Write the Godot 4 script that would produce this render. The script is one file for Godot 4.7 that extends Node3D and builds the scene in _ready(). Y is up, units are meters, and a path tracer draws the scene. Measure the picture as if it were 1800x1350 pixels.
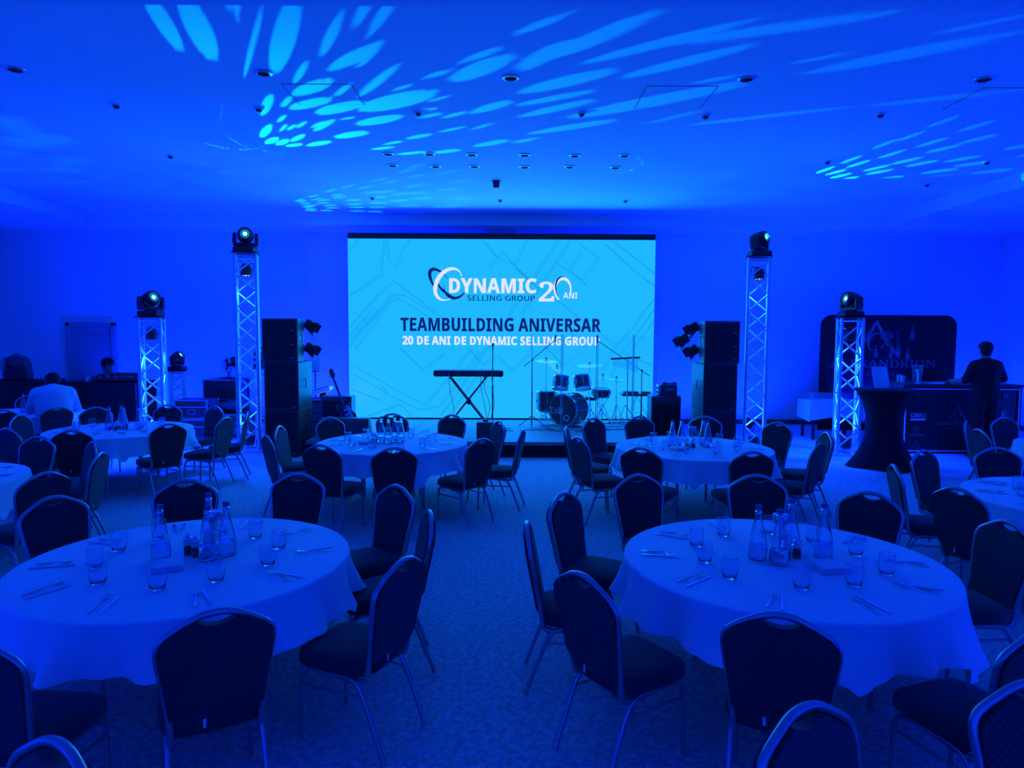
extends Node3D
# A blue-lit banquet hall before an event: round tables, a small stage with a LED wall, light towers, a bar and a desk.

const STAGE := 0.27
const CEIL := 4.72
const SOFFIT := 4.47
const TABLE := 0.75

var rng := RandomNumberGenerator.new()
var M := {}
var taken := {}
var shared := {}


# ---------------------------------------------------------------- geometry
class Geo:
	var v := PackedVector3Array()
	var n := PackedVector3Array()
	var uv := PackedVector2Array()
	var x := Transform3D()

	func tri(a: Vector3, b: Vector3, c: Vector3, na: Vector3, nb: Vector3, nc: Vector3) -> void:
		var g := (b - a).cross(c - a)
		if g.length_squared() < 1e-18:
			return
		var A := x * a
		var B := x * b
		var C := x * c
		var nA := (x.basis * na).normalized()
		var nB := (x.basis * nb).normalized()
		var nC := (x.basis * nc).normalized()
		if g.dot(na + nb + nc) > 0.0:
			v.append_array([A, C, B])
			n.append_array([nA, nC, nB])
		else:
			v.append_array([A, B, C])
			n.append_array([nA, nB, nC])

	func flat(a: Vector3, b: Vector3, c: Vector3, away: Vector3) -> void:
		var g := (b - a).cross(c - a).normalized()
		if g.dot(away) < 0.0:
			g = -g
		tri(a, b, c, g, g, g)

	func quad(a: Vector3, b: Vector3, c: Vector3, d: Vector3, nn: Vector3) -> void:
		tri(a, b, c, nn, nn, nn)
		tri(a, c, d, nn, nn, nn)

	func quads(a: Vector3, b: Vector3, c: Vector3, d: Vector3, na: Vector3, nb: Vector3, nc: Vector3, nd: Vector3) -> void:
		tri(a, b, c, na, nb, nc)
		tri(a, c, d, na, nc, nd)

	# a box with chamfered edges
	func box(c: Vector3, s: Vector3, bev := 0.0, bs := Basis()) -> Geo:
		var h := s * 0.5
		var old := x
		x = x * Transform3D(bs, c)
		var b := minf(bev, minf(h.x, minf(h.y, h.z)) * 0.95)
		var ax := [Vector3.RIGHT, Vector3.UP, Vector3.BACK]
		for k in 3:
			var u: Vector3 = ax[(k + 1) % 3]
			var w: Vector3 = ax[(k + 2) % 3]
			var hu := h[(k + 1) % 3] - b
			var hw := h[(k + 2) % 3] - b
			for sg in [-1.0, 1.0]:
				var o: Vector3 = ax[k] * h[k] * sg
				quad(o - u * hu - w * hw, o + u * hu - w * hw, o + u * hu + w * hw, o - u * hu + w * hw, ax[k] * sg)
		if b > 0.0:
			for k in 3:
				var a: Vector3 = ax[k]
				var u: Vector3 = ax[(k + 1) % 3]
				var w: Vector3 = ax[(k + 2) % 3]
				var ha := h[k] - b
				for su in [-1.0, 1.0]:
					for sw in [-1.0, 1.0]:
						var p: Vector3 = u * su * h[(k + 1) % 3] + w * sw * (h[(k + 2) % 3] - b)
						var q: Vector3 = u * su * (h[(k + 1) % 3] - b) + w * sw * h[(k + 2) % 3]
						var nu: Vector3 = u * su
						var nw: Vector3 = w * sw
						quads(p - a * ha, p + a * ha, q + a * ha, q - a * ha, nu, nu, nw, nw)
			for sx in [-1.0, 1.0]:
				for sy in [-1.0, 1.0]:
					for sz in [-1.0, 1.0]:
						var p := Vector3(sx * h.x, sy * (h.y - b), sz * (h.z - b))
						var q := Vector3(sx * (h.x - b), sy * h.y, sz * (h.z - b))
						var r := Vector3(sx * (h.x - b), sy * (h.y - b), sz * h.z)
						tri(p, q, r, Vector3(sx, 0, 0), Vector3(0, sy, 0), Vector3(0, 0, sz))
		x = old
		return self

	# a tube along points; radius may be an Array; flat < 1 squashes it across its second axis
	func tube(pts: Array, r, seg := 8, closed := false, squash := 1.0, up := Vector3.ZERO) -> Geo:
		var m := pts.size()
		var rings := []
		var nrm := []
		var prev := Vector3.ZERO
		for i in m:
			var t: Vector3
			if closed:
				t = (pts[(i + 1) % m] - pts[(i - 1 + m) % m]).normalized()
			else:
				t = (pts[mini(i + 1, m - 1)] - pts[maxi(i - 1, 0)]).normalized()
			if i == 0:
				prev = up if up != Vector3.ZERO else (Vector3.UP if absf(t.y) < 0.9 else Vector3.RIGHT)
			if up != Vector3.ZERO:
				prev = up
			var a := (prev - t * prev.dot(t)).normalized()
			var b := t.cross(a)
			prev = a
			var rr: float = r[i] if r is Array else r
			var ring := []
			var rn := []
			for k in seg:
				var an := TAU * k / seg
				ring.append(pts[i] + a * cos(an) * rr + b * sin(an) * rr * squash)
				rn.append((a * cos(an) * squash + b * sin(an)).normalized())
			rings.append(ring)
			nrm.append(rn)
		for i in (m if closed else m - 1):
			var j := (i + 1) % m
			for k in seg:
				var l := (k + 1) % seg
				quads(rings[i][k], rings[i][l], rings[j][l], rings[j][k], nrm[i][k], nrm[i][l], nrm[j][l], nrm[j][k])
		if not closed:
			for e in [0, m - 1]:
				var away: Vector3 = (pts[0] - pts[1]).normalized() if e == 0 else (pts[m - 1] - pts[m - 2]).normalized()
				for k in range(1, seg - 1):
					tri(rings[e][0], rings[e][k], rings[e][k + 1], away, away, away)
		return self

	# turned about the y axis: profile of (radius, height), from one end to the other, outside to the right of the way up
	func lathe(prof: Array, seg := 20, sharp := 0.6) -> Geo:
		var m := prof.size()
		var fn := []
		for i in m - 1:
			var d: Vector2 = prof[i + 1] - prof[i]
			fn.append(Vector2(d.y, -d.x).normalized())
		for i in m - 1:
			var n0: Vector2 = fn[i]
			var n1: Vector2 = fn[i]
			if i > 0 and fn[i - 1].dot(fn[i]) > sharp:
				n0 = (fn[i - 1] + fn[i]).normalized()
			if i < m - 2 and fn[i + 1].dot(fn[i]) > sharp:
				n1 = (fn[i + 1] + fn[i]).normalized()
			var p: Vector2 = prof[i]
			var q: Vector2 = prof[i + 1]
			for k in seg:
				var a := TAU * k / seg
				var b := TAU * (k + 1) / seg
				var ca := Vector3(cos(a), 0, sin(a))
				var cb := Vector3(cos(b), 0, sin(b))
				var y := Vector3.UP
				quads(ca * p.x + y * p.y, cb * p.x + y * p.y, cb * q.x + y * q.y, ca * q.x + y * q.y,
					ca * n0.x + y * n0.y, cb * n0.x + y * n0.y, cb * n1.x + y * n1.y, ca * n1.x + y * n1.y)
		return self

	# a flat outline in x and y, thick along z
	func extrude(poly: PackedVector2Array, z0: float, z1: float, bev := 0.0) -> Geo:
		var pts := poly
		if Geometry2D.is_polygon_clockwise(pts):
			pts = pts.duplicate()
			pts.reverse()
		var inner := pts
		if bev > 0.0:
			var off := Geometry2D.offset_polygon(pts, -bev, Geometry2D.JOIN_MITER)
			if off.size() == 1 and off[0].size() == pts.size():
				inner = off[0]
				var best := 0
				for i in inner.size():
					if inner[i].distance_squared_to(pts[0]) < inner[best].distance_squared_to(pts[0]):
						best = i
				var turned := PackedVector2Array()
				for i in inner.size():
					turned.append(inner[(i + best) % inner.size()])
				inner = turned
			else:
				bev = 0.0
		var idx := Geometry2D.triangulate_polygon(inner)
		for i in range(0, idx.size(), 3):
			var a := inner[idx[i]]
			var b := inner[idx[i + 1]]
			var c := inner[idx[i + 2]]
			tri(Vector3(a.x, a.y, z1), Vector3(b.x, b.y, z1), Vector3(c.x, c.y, z1), Vector3.BACK, Vector3.BACK, Vector3.BACK)
			tri(Vector3(a.x, a.y, z0), Vector3(b.x, b.y, z0), Vector3(c.x, c.y, z0), Vector3.FORWARD, Vector3.FORWARD, Vector3.FORWARD)
		var m := pts.size()
		var en := []
		for i in m:
			var d := pts[(i + 1) % m] - pts[i]
			en.append(Vector2(d.y, -d.x).normalized())
		for i in m:
			var j := (i + 1) % m
			var e: Vector2 = en[i]
			var na := e
			var nb := e
			var ep: Vector2 = en[(i - 1 + m) % m]
			var ex: Vector2 = en[j]
			if ep.dot(e) > 0.7:
				na = (ep + e).normalized()
			if ex.dot(e) > 0.7:
				nb = (ex + e).normalized()
			var n0 := Vector3(na.x, na.y, 0)
			var n1 := Vector3(nb.x, nb.y, 0)
			var a := pts[i]
			var b := pts[j]
			quads(Vector3(a.x, a.y, z0 + bev), Vector3(b.x, b.y, z0 + bev), Vector3(b.x, b.y, z1 - bev), Vector3(a.x, a.y, z1 - bev), n0, n1, n1, n0)
			if bev > 0.0:
				var ia := inner[i]
				var ib := inner[j]
				quads(Vector3(a.x, a.y, z1 - bev), Vector3(b.x, b.y, z1 - bev), Vector3(ib.x, ib.y, z1), Vector3(ia.x, ia.y, z1), n0, n1, Vector3.BACK, Vector3.BACK)
				quads(Vector3(a.x, a.y, z0 + bev), Vector3(b.x, b.y, z0 + bev), Vector3(ib.x, ib.y, z0), Vector3(ia.x, ia.y, z0), n0, n1, Vector3.FORWARD, Vector3.FORWARD)
		return self

	func ball(c: Vector3, r: Vector3, seg := 12, rows := 8, bs := Basis()) -> Geo:
		var old := x
		x = x * Transform3D(bs, c)
		for i in rows:
			var a := PI * i / rows - PI / 2
			var b := PI * (i + 1) / rows - PI / 2
			for k in seg:
				var p := TAU * k / seg
				var q := TAU * (k + 1) / seg
				var d := [Vector3(cos(a) * cos(p), sin(a), cos(a) * sin(p)), Vector3(cos(a) * cos(q), sin(a), cos(a) * sin(q)),
					Vector3(cos(b) * cos(q), sin(b), cos(b) * sin(q)), Vector3(cos(b) * cos(p), sin(b), cos(b) * sin(p))]
				var e := []
				var en := []
				for w in d:
					e.append(w * r)
					en.append((w / r).normalized())
				quads(e[0], e[1], e[2], e[3], en[0], en[1], en[2], en[3])
		x = old
		return self

	# a ribbon on the x-y plane along a list of points with a width at each, slightly thick
	func ribbon(pts: Array, w: Array, z: float) -> Geo:
		var m := pts.size()
		for i in m - 1:
			var d: Vector2 = (pts[i + 1] - pts[i]).normalized()
			var d0: Vector2 = d if i == 0 else (pts[i + 1] - pts[i - 1]).normalized()
			var d1: Vector2 = d if i == m - 2 else (pts[i + 2] - pts[i]).normalized()
			var s0: Vector2 = Vector2(-d0.y, d0.x) * w[i] * 0.5
			var s1: Vector2 = Vector2(-d1.y, d1.x) * w[i + 1] * 0.5
			var a: Vector2 = pts[i] + s0
			var b: Vector2 = pts[i] - s0
			var c: Vector2 = pts[i + 1] - s1
			var e: Vector2 = pts[i + 1] + s1
			quad(Vector3(a.x, a.y, z), Vector3(b.x, b.y, z), Vector3(c.x, c.y, z), Vector3(e.x, e.y, z), Vector3.BACK)
		return self

	func x_at(t: Transform3D) -> Geo:
		x = t
		return self

	func quad_pane(w: float, y0: float, y1: float) -> Geo:
		quad(Vector3(-w / 2, y0, 0), Vector3(w / 2, y0, 0), Vector3(w / 2, y1, 0), Vector3(-w / 2, y1, 0), Vector3.BACK)
		return self

	func warp(f: Callable) -> Geo:
		for i in v.size():
			var p := v[i]
			var e := 0.002
			var q: Vector3 = f.call(p)
			var nn := n[i]
			var t := nn.cross(Vector3.UP if absf(nn.y) < 0.8 else Vector3.RIGHT).normalized()
			var u := nn.cross(t)
			var dt: Vector3 = f.call(p + t * e) - q
			var du: Vector3 = f.call(p + u * e) - q
			var nw := dt.cross(du).normalized()
			n[i] = nw if nw.dot(nn) > 0 else -nw
			v[i] = q
		return self

	func mesh() -> ArrayMesh:
		var a := []
		a.resize(Mesh.ARRAY_MAX)
		a[Mesh.ARRAY_VERTEX] = v
		a[Mesh.ARRAY_NORMAL] = n
		if uv.size() == v.size():
			a[Mesh.ARRAY_TEX_UV] = uv
		var m := ArrayMesh.new()
		m.add_surface_from_arrays(Mesh.PRIMITIVE_TRIANGLES, a)
		return m


# ---------------------------------------------------------------- scene helpers
func numbered(called: String) -> String:
	if not taken.has(called):
		taken[called] = 0
		return called
	taken[called] += 1
	return "%s_%03d" % [called, taken[called]]


func tag(o: Node, label := "", category := "", group := "", kind := "") -> Node:
	for e in [["label", label], ["category", category], ["group", group], ["kind", kind]]:
		if e[1]:
			o.set_meta(e[0], e[1])
	return o


func thing(called: String, label: String, category: String, at := Vector3.ZERO, turn := 0.0, group := "") -> Node3D:
	var o := Node3D.new()
	o.name = numbered(called)
	add_child(o)
	o.position = at
	o.rotation.y = turn
	tag(o, label, category, group)
	return o


func obj(called: String, shape, m: Material, parent: Node = self, at := Vector3.ZERO) -> MeshInstance3D:
	var o := MeshInstance3D.new()
	o.name = numbered(called) if parent == self else called
	o.mesh = shape.mesh() if shape is Geo else shape
	o.material_override = m
	o.position = at
	o.cast_shadow = GeometryInstance3D.SHADOW_CASTING_SETTING_DOUBLE_SIDED
	parent.add_child(o, true)
	return o


func struct(called: String, shape, m: Material, parent: Node = self) -> MeshInstance3D:
	var o := obj(called, shape, m, parent)
	if parent == self:
		o.set_meta("kind", "structure")
	return o


func copy(o: Node3D, at: Vector3, turn: float, label := "", group := "") -> Node3D:
	var c: Node3D = o.duplicate()
	var plain := str(o.name)
	var cut := plain.length() - 4
	if cut > 0 and plain.substr(cut, 1) == "_" and plain.substr(cut + 1).is_valid_int():
		plain = plain.substr(0, cut)
	c.name = numbered(plain)
	add_child(c)
	c.position = at
	c.rotation.y = turn
	if label:
		c.set_meta("label", label)
	if group:
		c.set_meta("group", group)
	return c


func lin(r: float, g: float, b: float, a := 1.0) -> Color:
	var c := Color(r, g, b).linear_to_srgb()
	c.a = a
	return c


func mat(called: String, c: Color, rough := 0.6, metal := 0.0) -> StandardMaterial3D:
	var m := StandardMaterial3D.new()
	m.resource_name = called
	m.albedo_color = c
	m.roughness = rough
	m.metallic = metal
	M[called] = m
	return m


func glowing(called: String, c: Color, e: float) -> StandardMaterial3D:
	var m := mat(called, Color(0.02, 0.02, 0.02), 0.4)
	m.emission_enabled = true
	m.emission = c
	m.emission_energy_multiplier = e
	return m


func noise_tex(freq: float, octaves: int, a: Color, b: Color, size := 512, kind := FastNoiseLite.TYPE_SIMPLEX, seed_ := 1) -> NoiseTexture2D:
	var fn := FastNoiseLite.new()
	fn.noise_type = kind
	fn.frequency = freq
	fn.fractal_octaves = octaves
	fn.seed = seed_
	var t := NoiseTexture2D.new()
	t.width = size
	t.height = size
	t.seamless = true
	t.noise = fn
	var g := Gradient.new()
	g.set_color(0, a)
	g.set_color(1, b)
	t.color_ramp = g
	return t


func text_mesh(what: String, width: float, font := "Droid Sans", weight := 700, depth := 0.002, height := 0.0, bold := 0.0) -> Dictionary:
	var f := SystemFont.new()
	f.font_names = PackedStringArray([font])
	f.font_weight = weight
	var t := TextMesh.new()
	t.text = what
	t.font = f
	if bold > 0.0:
		var fv := FontVariation.new()
		fv.base_font = f
		fv.variation_embolden = bold
		t.font = fv
	t.font_size = 64
	t.pixel_size = 0.01
	t.depth = 0.01
	t.curve_step = 2.0
	var box := t.get_aabb()
	var s := width / box.size.x
	var sy := s if height <= 0.0 else height / box.size.y
	return {"mesh": t, "scale": Vector3(s, sy, depth / 0.01), "centre": box.get_center()}


# lettering on a face: centred at `at` of its parent
func lettering(called: String, what: String, width: float, m: Material, parent: Node, at: Vector3, font := "Droid Sans", weight := 700, height := 0.0, bold := 0.0) -> MeshInstance3D:
	var d := text_mesh(what, width, font, weight, 0.002, height, bold)
	var o := obj(called, d.mesh, m, parent)
	o.scale = d.scale
	var c: Vector3 = d.centre
	var s: Vector3 = d.scale
	o.position = at - Vector3(c.x * s.x, c.y * s.y, 0)
	return o


func arc(c: Vector2, rx: float, ry: float, turn: float, a0: float, a1: float, steps := 24) -> Array:
	var out := []
	for i in steps + 1:
		var a := deg_to_rad(lerpf(a0, a1, float(i) / steps))
		out.append(c + Vector2(cos(a) * rx, sin(a) * ry).rotated(deg_to_rad(turn)))
	return out


func swell(count: int, w: float, lo := 0.1) -> Array:
	var out := []
	for i in count:
		out.append(w * maxf(lo, sin(PI * i / (count - 1))))
	return out


func even(count: int, w: float) -> Array:
	var out := []
	out.resize(count)
	out.fill(w)
	return out


func smooth(pts: Array, steps := 6) -> Array:
	var c := Curve3D.new()
	for i in pts.size():
		var d := Vector3.ZERO
		if i > 0 and i < pts.size() - 1:
			d = (pts[i + 1] - pts[i - 1]) / 6.0
		c.add_point(pts[i], -d, d)
	var out := []
	for i in pts.size() - 1:
		for k in steps:
			out.append(c.sample(i, float(k) / steps))
	out.append(pts[-1])
	return out


func light_on(l: Light3D, parent: Node, called: String, c: Color, e: float) -> Light3D:
	l.name = called
	l.light_color = c
	l.light_energy = e
	l.shadow_enabled = true
	parent.add_child(l, true)
	return l


func spot(parent: Node, called: String, at: Vector3, towards: Vector3, c: Color, e: float, angle: float, soft := 0.04) -> SpotLight3D:
	var l := SpotLight3D.new()
	l.spot_range = 40.0
	l.spot_attenuation = 2.0
	l.spot_angle = angle
	l.spot_angle_attenuation = 0.6
	l.light_size = soft
	light_on(l, parent, called, c, e)
	l.position = at
	var up := Vector3.UP if absf(towards.normalized().y) < 0.95 else Vector3.RIGHT
	l.basis = Basis.looking_at(towards.normalized(), up)
	return l


# ---------------------------------------------------------------- the scene
var wash_blue := lin(0.0004, 0.008, 1.0)     # the blue of the LED wash lights at the stage
var room_blue := lin(0.0002, 0.02, 1.0)     # the blue of the uplights round the room
var tower_blue := lin(0.0015, 0.026, 1.0)      # the paler LED pars inside the towers
var screen_spill := lin(0.0005, 0.19, 1.0)   # what the LED wall throws into the room
var head_cyan := lin(0.0005, 0.45, 1.0)       # the moving heads' beams
var screen_cyan := lin(0.013, 0.47, 1.0)    # the ground of the LED wall's picture
const SCREEN_LIGHT := 32.0
const TOWER_PAR := 26.0
const WALL_WASH := 12.0
const CEILING_WASH := 15.0
const HEAD_BEAM := 105.0
const ROOM_WASH := 12.0
const REAR_WASH := 14.0


func _ready() -> void:
	rng.seed = 20
	var cam := Camera3D.new()
	cam.name = "camera"
	cam.fov = 2.0 * rad_to_deg(atan(675.0 / 1200.0))
	cam.near = 0.05
	cam.far = 60.0
	cam.position = Vector3(0, 2.05, 0)
	cam.rotation = Vector3(-0.0693, 0, 0.0053)
	add_child(cam)
	cam.current = true

	var env := Environment.new()
	env.background_mode = Environment.BG_COLOR
	env.background_color = Color.BLACK
	env.tonemap_mode = Environment.TONE_MAPPER_LINEAR
	env.tonemap_exposure = 1.3
	env.sdfgi_enabled = true
	env.ssao_enabled = true
	env.ssil_enabled = true
	var we := WorldEnvironment.new()
	we.name = "environment"
	we.environment = env
	add_child(we)

	materials()
	room()
	ceiling_fittings()
	room_uplights()
	stage()
	led_screen()
	towers()
	speaker_stacks()
	band()
	bar_corner()
	desk_corner()
	tables()
	people()


func materials() -> void:
	mat("wall_paint", lin(0.74, 0.74, 0.74), 0.85)
	mat("ceiling_paint", lin(0.78, 0.78, 0.78), 0.9)
	mat("baseboard", lin(0.05, 0.05, 0.055), 0.5)
	mat("door_paint", lin(0.30, 0.29, 0.28), 0.5)
	var carpet := mat("carpet", Color.WHITE, 0.97)
	carpet.albedo_texture = noise_tex(0.035, 5, lin(0.34, 0.34, 0.35), lin(0.95, 0.95, 0.96), 1024, FastNoiseLite.TYPE_SIMPLEX_SMOOTH, 5)
	carpet.uv1_triplanar = true
	carpet.uv1_world_triplanar = true
	carpet.uv1_scale = Vector3(0.55, 0.55, 0.55)
	carpet.detail_enabled = true
	carpet.detail_blend_mode = BaseMaterial3D.BLEND_MODE_MUL
	carpet.detail_uv_layer = BaseMaterial3D.DETAIL_UV_2
	carpet.uv2_triplanar = true
	carpet.uv2_world_triplanar = true
	carpet.uv2_scale = Vector3(2.3, 2.3, 2.3)
	carpet.detail_albedo = noise_tex(0.05, 4, lin(0.62, 0.62, 0.62), lin(1, 1, 1), 512, FastNoiseLite.TYPE_CELLULAR, 9)
	carpet.heightmap_enabled = true
	carpet.heightmap_scale = 0.4
	carpet.heightmap_texture = noise_tex(0.12, 3, Color.BLACK, Color.WHITE, 512, FastNoiseLite.TYPE_SIMPLEX, 3)

	var cloth := mat("table_linen", lin(0.86, 0.86, 0.86), 0.9)
	cloth.rim_enabled = true
	cloth.rim = 0.25
	mat("napkin_paper", lin(0.84, 0.84, 0.84), 0.9)
	mat("table_wood", lin(0.12, 0.09, 0.07), 0.6)

	# chair fabric: a woven lozenge pattern
	var im := Image.create(128, 128, false, Image.FORMAT_RGB8)
	var hi := Image.create(128, 128, false, Image.FORMAT_L8)
	for y in 128:
		for xx in 128:
			var u := fposmod((xx + y) / 64.0, 1.0)
			var w := fposmod((xx - y) / 64.0, 1.0)
			var d := minf(minf(u, 1.0 - u), minf(w, 1.0 - w))
			var k := 1.0 - smoothstep(0.03, 0.09, d)
			var g := 0.5 + 0.5 * sin(xx * 1.7) * sin(y * 1.9)
			var base := 0.016 + 0.006 * g + 0.04 * k
			im.set_pixel(xx, y, lin(base, base * 1.02, base * 1.08))
			hi.set_pixel(xx, y, Color.WHITE * (0.4 * k + 0.3 * g))
	var fab := mat("chair_fabric", Color.WHITE, 0.9)
	fab.albedo_texture = ImageTexture.create_from_image(im)
	fab.uv1_triplanar = true
	fab.uv1_scale = Vector3(17, 17, 17)
	fab.heightmap_enabled = true
	fab.heightmap_scale = 0.1
	fab.heightmap_texture = ImageTexture.create_from_image(hi)
	fab.rim_enabled = true
	fab.rim = 0.3
	var fr := mat("chair_frame", lin(0.36, 0.36, 0.37), 0.3, 0.75)
	fr.metallic_specular = 0.6
	mat("tag_white", lin(0.7, 0.7, 0.7), 0.8)
	mat("cutlery_steel", lin(0.62, 0.62, 0.64), 0.16, 1.0)
	var gl := mat("clear_glass", Color(0.9, 0.95, 1.0, 0.06), 0.03)
	gl.transparency = BaseMaterial3D.TRANSPARENCY_ALPHA
	var gl2 := mat("bottle_glass", Color(0.93, 0.97, 1.0, 0.02), 0.01)
	gl2.refraction_enabled = true
	gl2.refraction_scale = 0.05
	var wat := mat("water", Color(0.8, 0.9, 1.0, 0.03), 0.0)
	wat.refraction_enabled = true
	wat.refraction_scale = 0.033
	var acr := mat("acrylic", Color(0.9, 0.95, 1.0, 0.012), 0.01)
	acr.transparency = BaseMaterial3D.TRANSPARENCY_ALPHA
	var edge := mat("acrylic_edge", lin(0.30, 0.5, 0.46, 0.85), 0.2)
	edge.metallic_specular = 0.7
	mat("bottle_cap", lin(0.06, 0.07, 0.16), 0.4)
	mat("steel_satin", lin(0.5, 0.5, 0.52), 0.35, 0.9)
	mat("pepper_dark", lin(0.02, 0.015, 0.012), 0.8)
	mat("salt_white", lin(0.7, 0.7, 0.7), 0.9)

	mat("black_plastic", lin(0.012, 0.012, 0.013), 0.45)
	mat("black_matt", lin(0.010, 0.010, 0.011), 0.85)
	mat("black_cloth", lin(0.012, 0.012, 0.014), 0.95)
	mat("charcoal", lin(0.035, 0.035, 0.038), 0.6)
	var alu := mat("truss_aluminium", lin(0.72, 0.73, 0.75), 0.38, 0.55)
	alu.metallic_specular = 0.6
	mat("stage_deck", lin(0.22, 0.22, 0.22), 0.55)
	mat("speaker_paint", lin(0.045, 0.045, 0.047), 0.42)
	mat("speaker_grille", lin(0.008, 0.008, 0.008), 0.7)
	mat("case_lamina", lin(0.03, 0.03, 0.032), 0.4)
	mat("case_edge", lin(0.45, 0.45, 0.47), 0.35, 0.9)
	mat("white_panel", lin(0.7, 0.7, 0.7), 0.6)
	mat("chrome", lin(0.65, 0.65, 0.68), 0.14, 1.0)
	mat("cymbal_bronze", lin(0.45, 0.33, 0.14), 0.28, 1.0)
	mat("drum_shell", lin(0.05, 0.045, 0.06), 0.25)
	mat("drum_head", lin(0.62, 0.62, 0.6), 0.6)
	mat("drum_head_dark", lin(0.02, 0.02, 0.024), 0.4)
	mat("print_white", lin(0.85, 0.85, 0.86), 0.6)
	mat("print_grey", lin(0.10, 0.10, 0.11), 0.7)
	mat("print_dim", lin(0.20, 0.20, 0.21), 0.7)
	mat("cable_black", lin(0.012, 0.012, 0.012), 0.6)
	mat("cable_pale", lin(0.4, 0.4, 0.36), 0.6)
	mat("guitar_lacquer", lin(0.03, 0.015, 0.012), 0.18)
	mat("guitar_neck", lin(0.10, 0.055, 0.03), 0.4)
	mat("shirt_white", lin(0.68, 0.68, 0.68), 0.9)
	mat("shirt_black", lin(0.012, 0.012, 0.013), 0.95)
	mat("trousers", lin(0.015, 0.015, 0.02), 0.95)
	var sk := mat("skin", lin(0.42, 0.26, 0.19), 0.55)
	sk.subsurf_scatter_enabled = true
	sk.subsurf_scatter_strength = 0.1
	mat("hair", lin(0.015, 0.012, 0.01), 0.8)
	mat("lamp_off", lin(0.35, 0.35, 0.36), 0.3, 0.6)
	mat("dark_hole", lin(0.01, 0.01, 0.01), 0.9)


func slab(x0: float, x1: float, y0: float, y1: float, z0: float, z1: float) -> Geo:
	return Geo.new().box(Vector3((x0 + x1) / 2, (y0 + y1) / 2, (z0 + z1) / 2), Vector3(x1 - x0, y1 - y0, z1 - z0))


func room() -> void:
	struct("floor", slab(-12.8, 11.7, -0.2, 0.0, -16.4, 4.2), M.carpet)
	struct("wall_back", slab(-12.8, 11.7, 0.0, 5.0, -16.4, -16.2), M.wall_paint)
	struct("wall_left", slab(-12.8, -12.6, 0.0, 5.0, -16.2, 4.0), M.wall_paint)
	struct("wall_right", slab(11.5, 11.7, 0.0, 5.0, -16.2, 4.0), M.wall_paint)
	struct("wall_front", slab(-12.8, 11.7, 0.0, 5.0, 4.0, 4.2), M.wall_paint)
	var c := struct("ceiling", slab(-12.8, 11.7, CEIL, 5.0, -16.4, 4.2), M.ceiling_paint)
	obj("soffit", slab(-12.6, 11.5, SOFFIT, CEIL, -16.2, -15.15), M.ceiling_paint, c)
	obj("soffit", slab(-12.6, 11.5, SOFFIT, CEIL, -5.2, 4.0), M.ceiling_paint, c)
	obj("soffit", slab(-12.6, -9.33, SOFFIT, CEIL, -15.15, -5.2), M.ceiling_paint, c)
	obj("soffit", slab(8.1, 11.5, SOFFIT, CEIL, -15.15, -5.2), M.ceiling_paint, c)
	for h in [[-2.48, -1.72, -8.12, -7.46], [1.41, 2.18, -8.18, -7.46], [5.0, 5.75, -8.17, -7.46]]:
		var p := obj("access_hatch", slab(h[0] + 0.012, h[1] - 0.012, CEIL - 0.004, CEIL, h[2] + 0.012, h[3] - 0.012), M.ceiling_paint, c)
		var g := Geo.new()
		for e in [[h[0], h[1], h[2], h[2] + 0.012], [h[0], h[1], h[3] - 0.012, h[3]], [h[0], h[0] + 0.012, h[2], h[3]], [h[1] - 0.012, h[1], h[2], h[3]]]:
			g.box(Vector3((e[0] + e[1]) / 2, CEIL - 0.001, (e[2] + e[3]) / 2), Vector3(e[1] - e[0], 0.002, e[3] - e[2]))
		obj("gasket", g, M.baseboard, p)
	struct("baseboard_back", slab(-12.6, 11.5, 0.0, 0.11, -16.2, -16.17), M.baseboard)
	struct("baseboard_left", slab(-12.6, -12.57, 0.0, 0.11, -16.17, 4.0), M.baseboard)
	struct("baseboard_right", slab(11.47, 11.5, 0.0, 0.11, -16.17, 4.0), M.baseboard)
	# the panelled door in the back wall
	var d := struct("door_1", slab(-10.42, -9.47, 0.0, 2.24, -16.2, -16.16), M.door_paint)
	obj("door_frame", Geo.new().box(Vector3(-10.47, 1.165, -16.15), Vector3(0.1, 2.33, 0.1), 0.012).box(Vector3(-9.41, 1.165, -16.15), Vector3(0.1, 2.33, 0.1), 0.012).box(Vector3(-9.94, 2.285, -16.15), Vector3(1.16, 0.09, 0.1), 0.012), M.door_paint, d)
	for e in [[1.55, 0.95], [0.55, 0.75]]:
		var g := Geo.new()
		for s in [-1, 1]:
			g.box(Vector3(-9.94 + s * 0.29, e[0], -16.155), Vector3(0.03, e[1], 0.02), 0.006)
			g.box(Vector3(-9.94, e[0] + s * e[1] / 2, -16.155), Vector3(0.61, 0.03, 0.02), 0.006)
		obj("panel_moulding", g, M.door_paint, d)
	obj("door_handle", Geo.new().box(Vector3(-9.54, 1.02, -16.15), Vector3(0.045, 0.16, 0.02), 0.005).tube([Vector3(-9.54, 1.03, -16.15), Vector3(-9.54, 1.03, -16.1), Vector3(-9.65, 1.03, -16.1)], 0.009), M.steel_satin, d)


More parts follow.
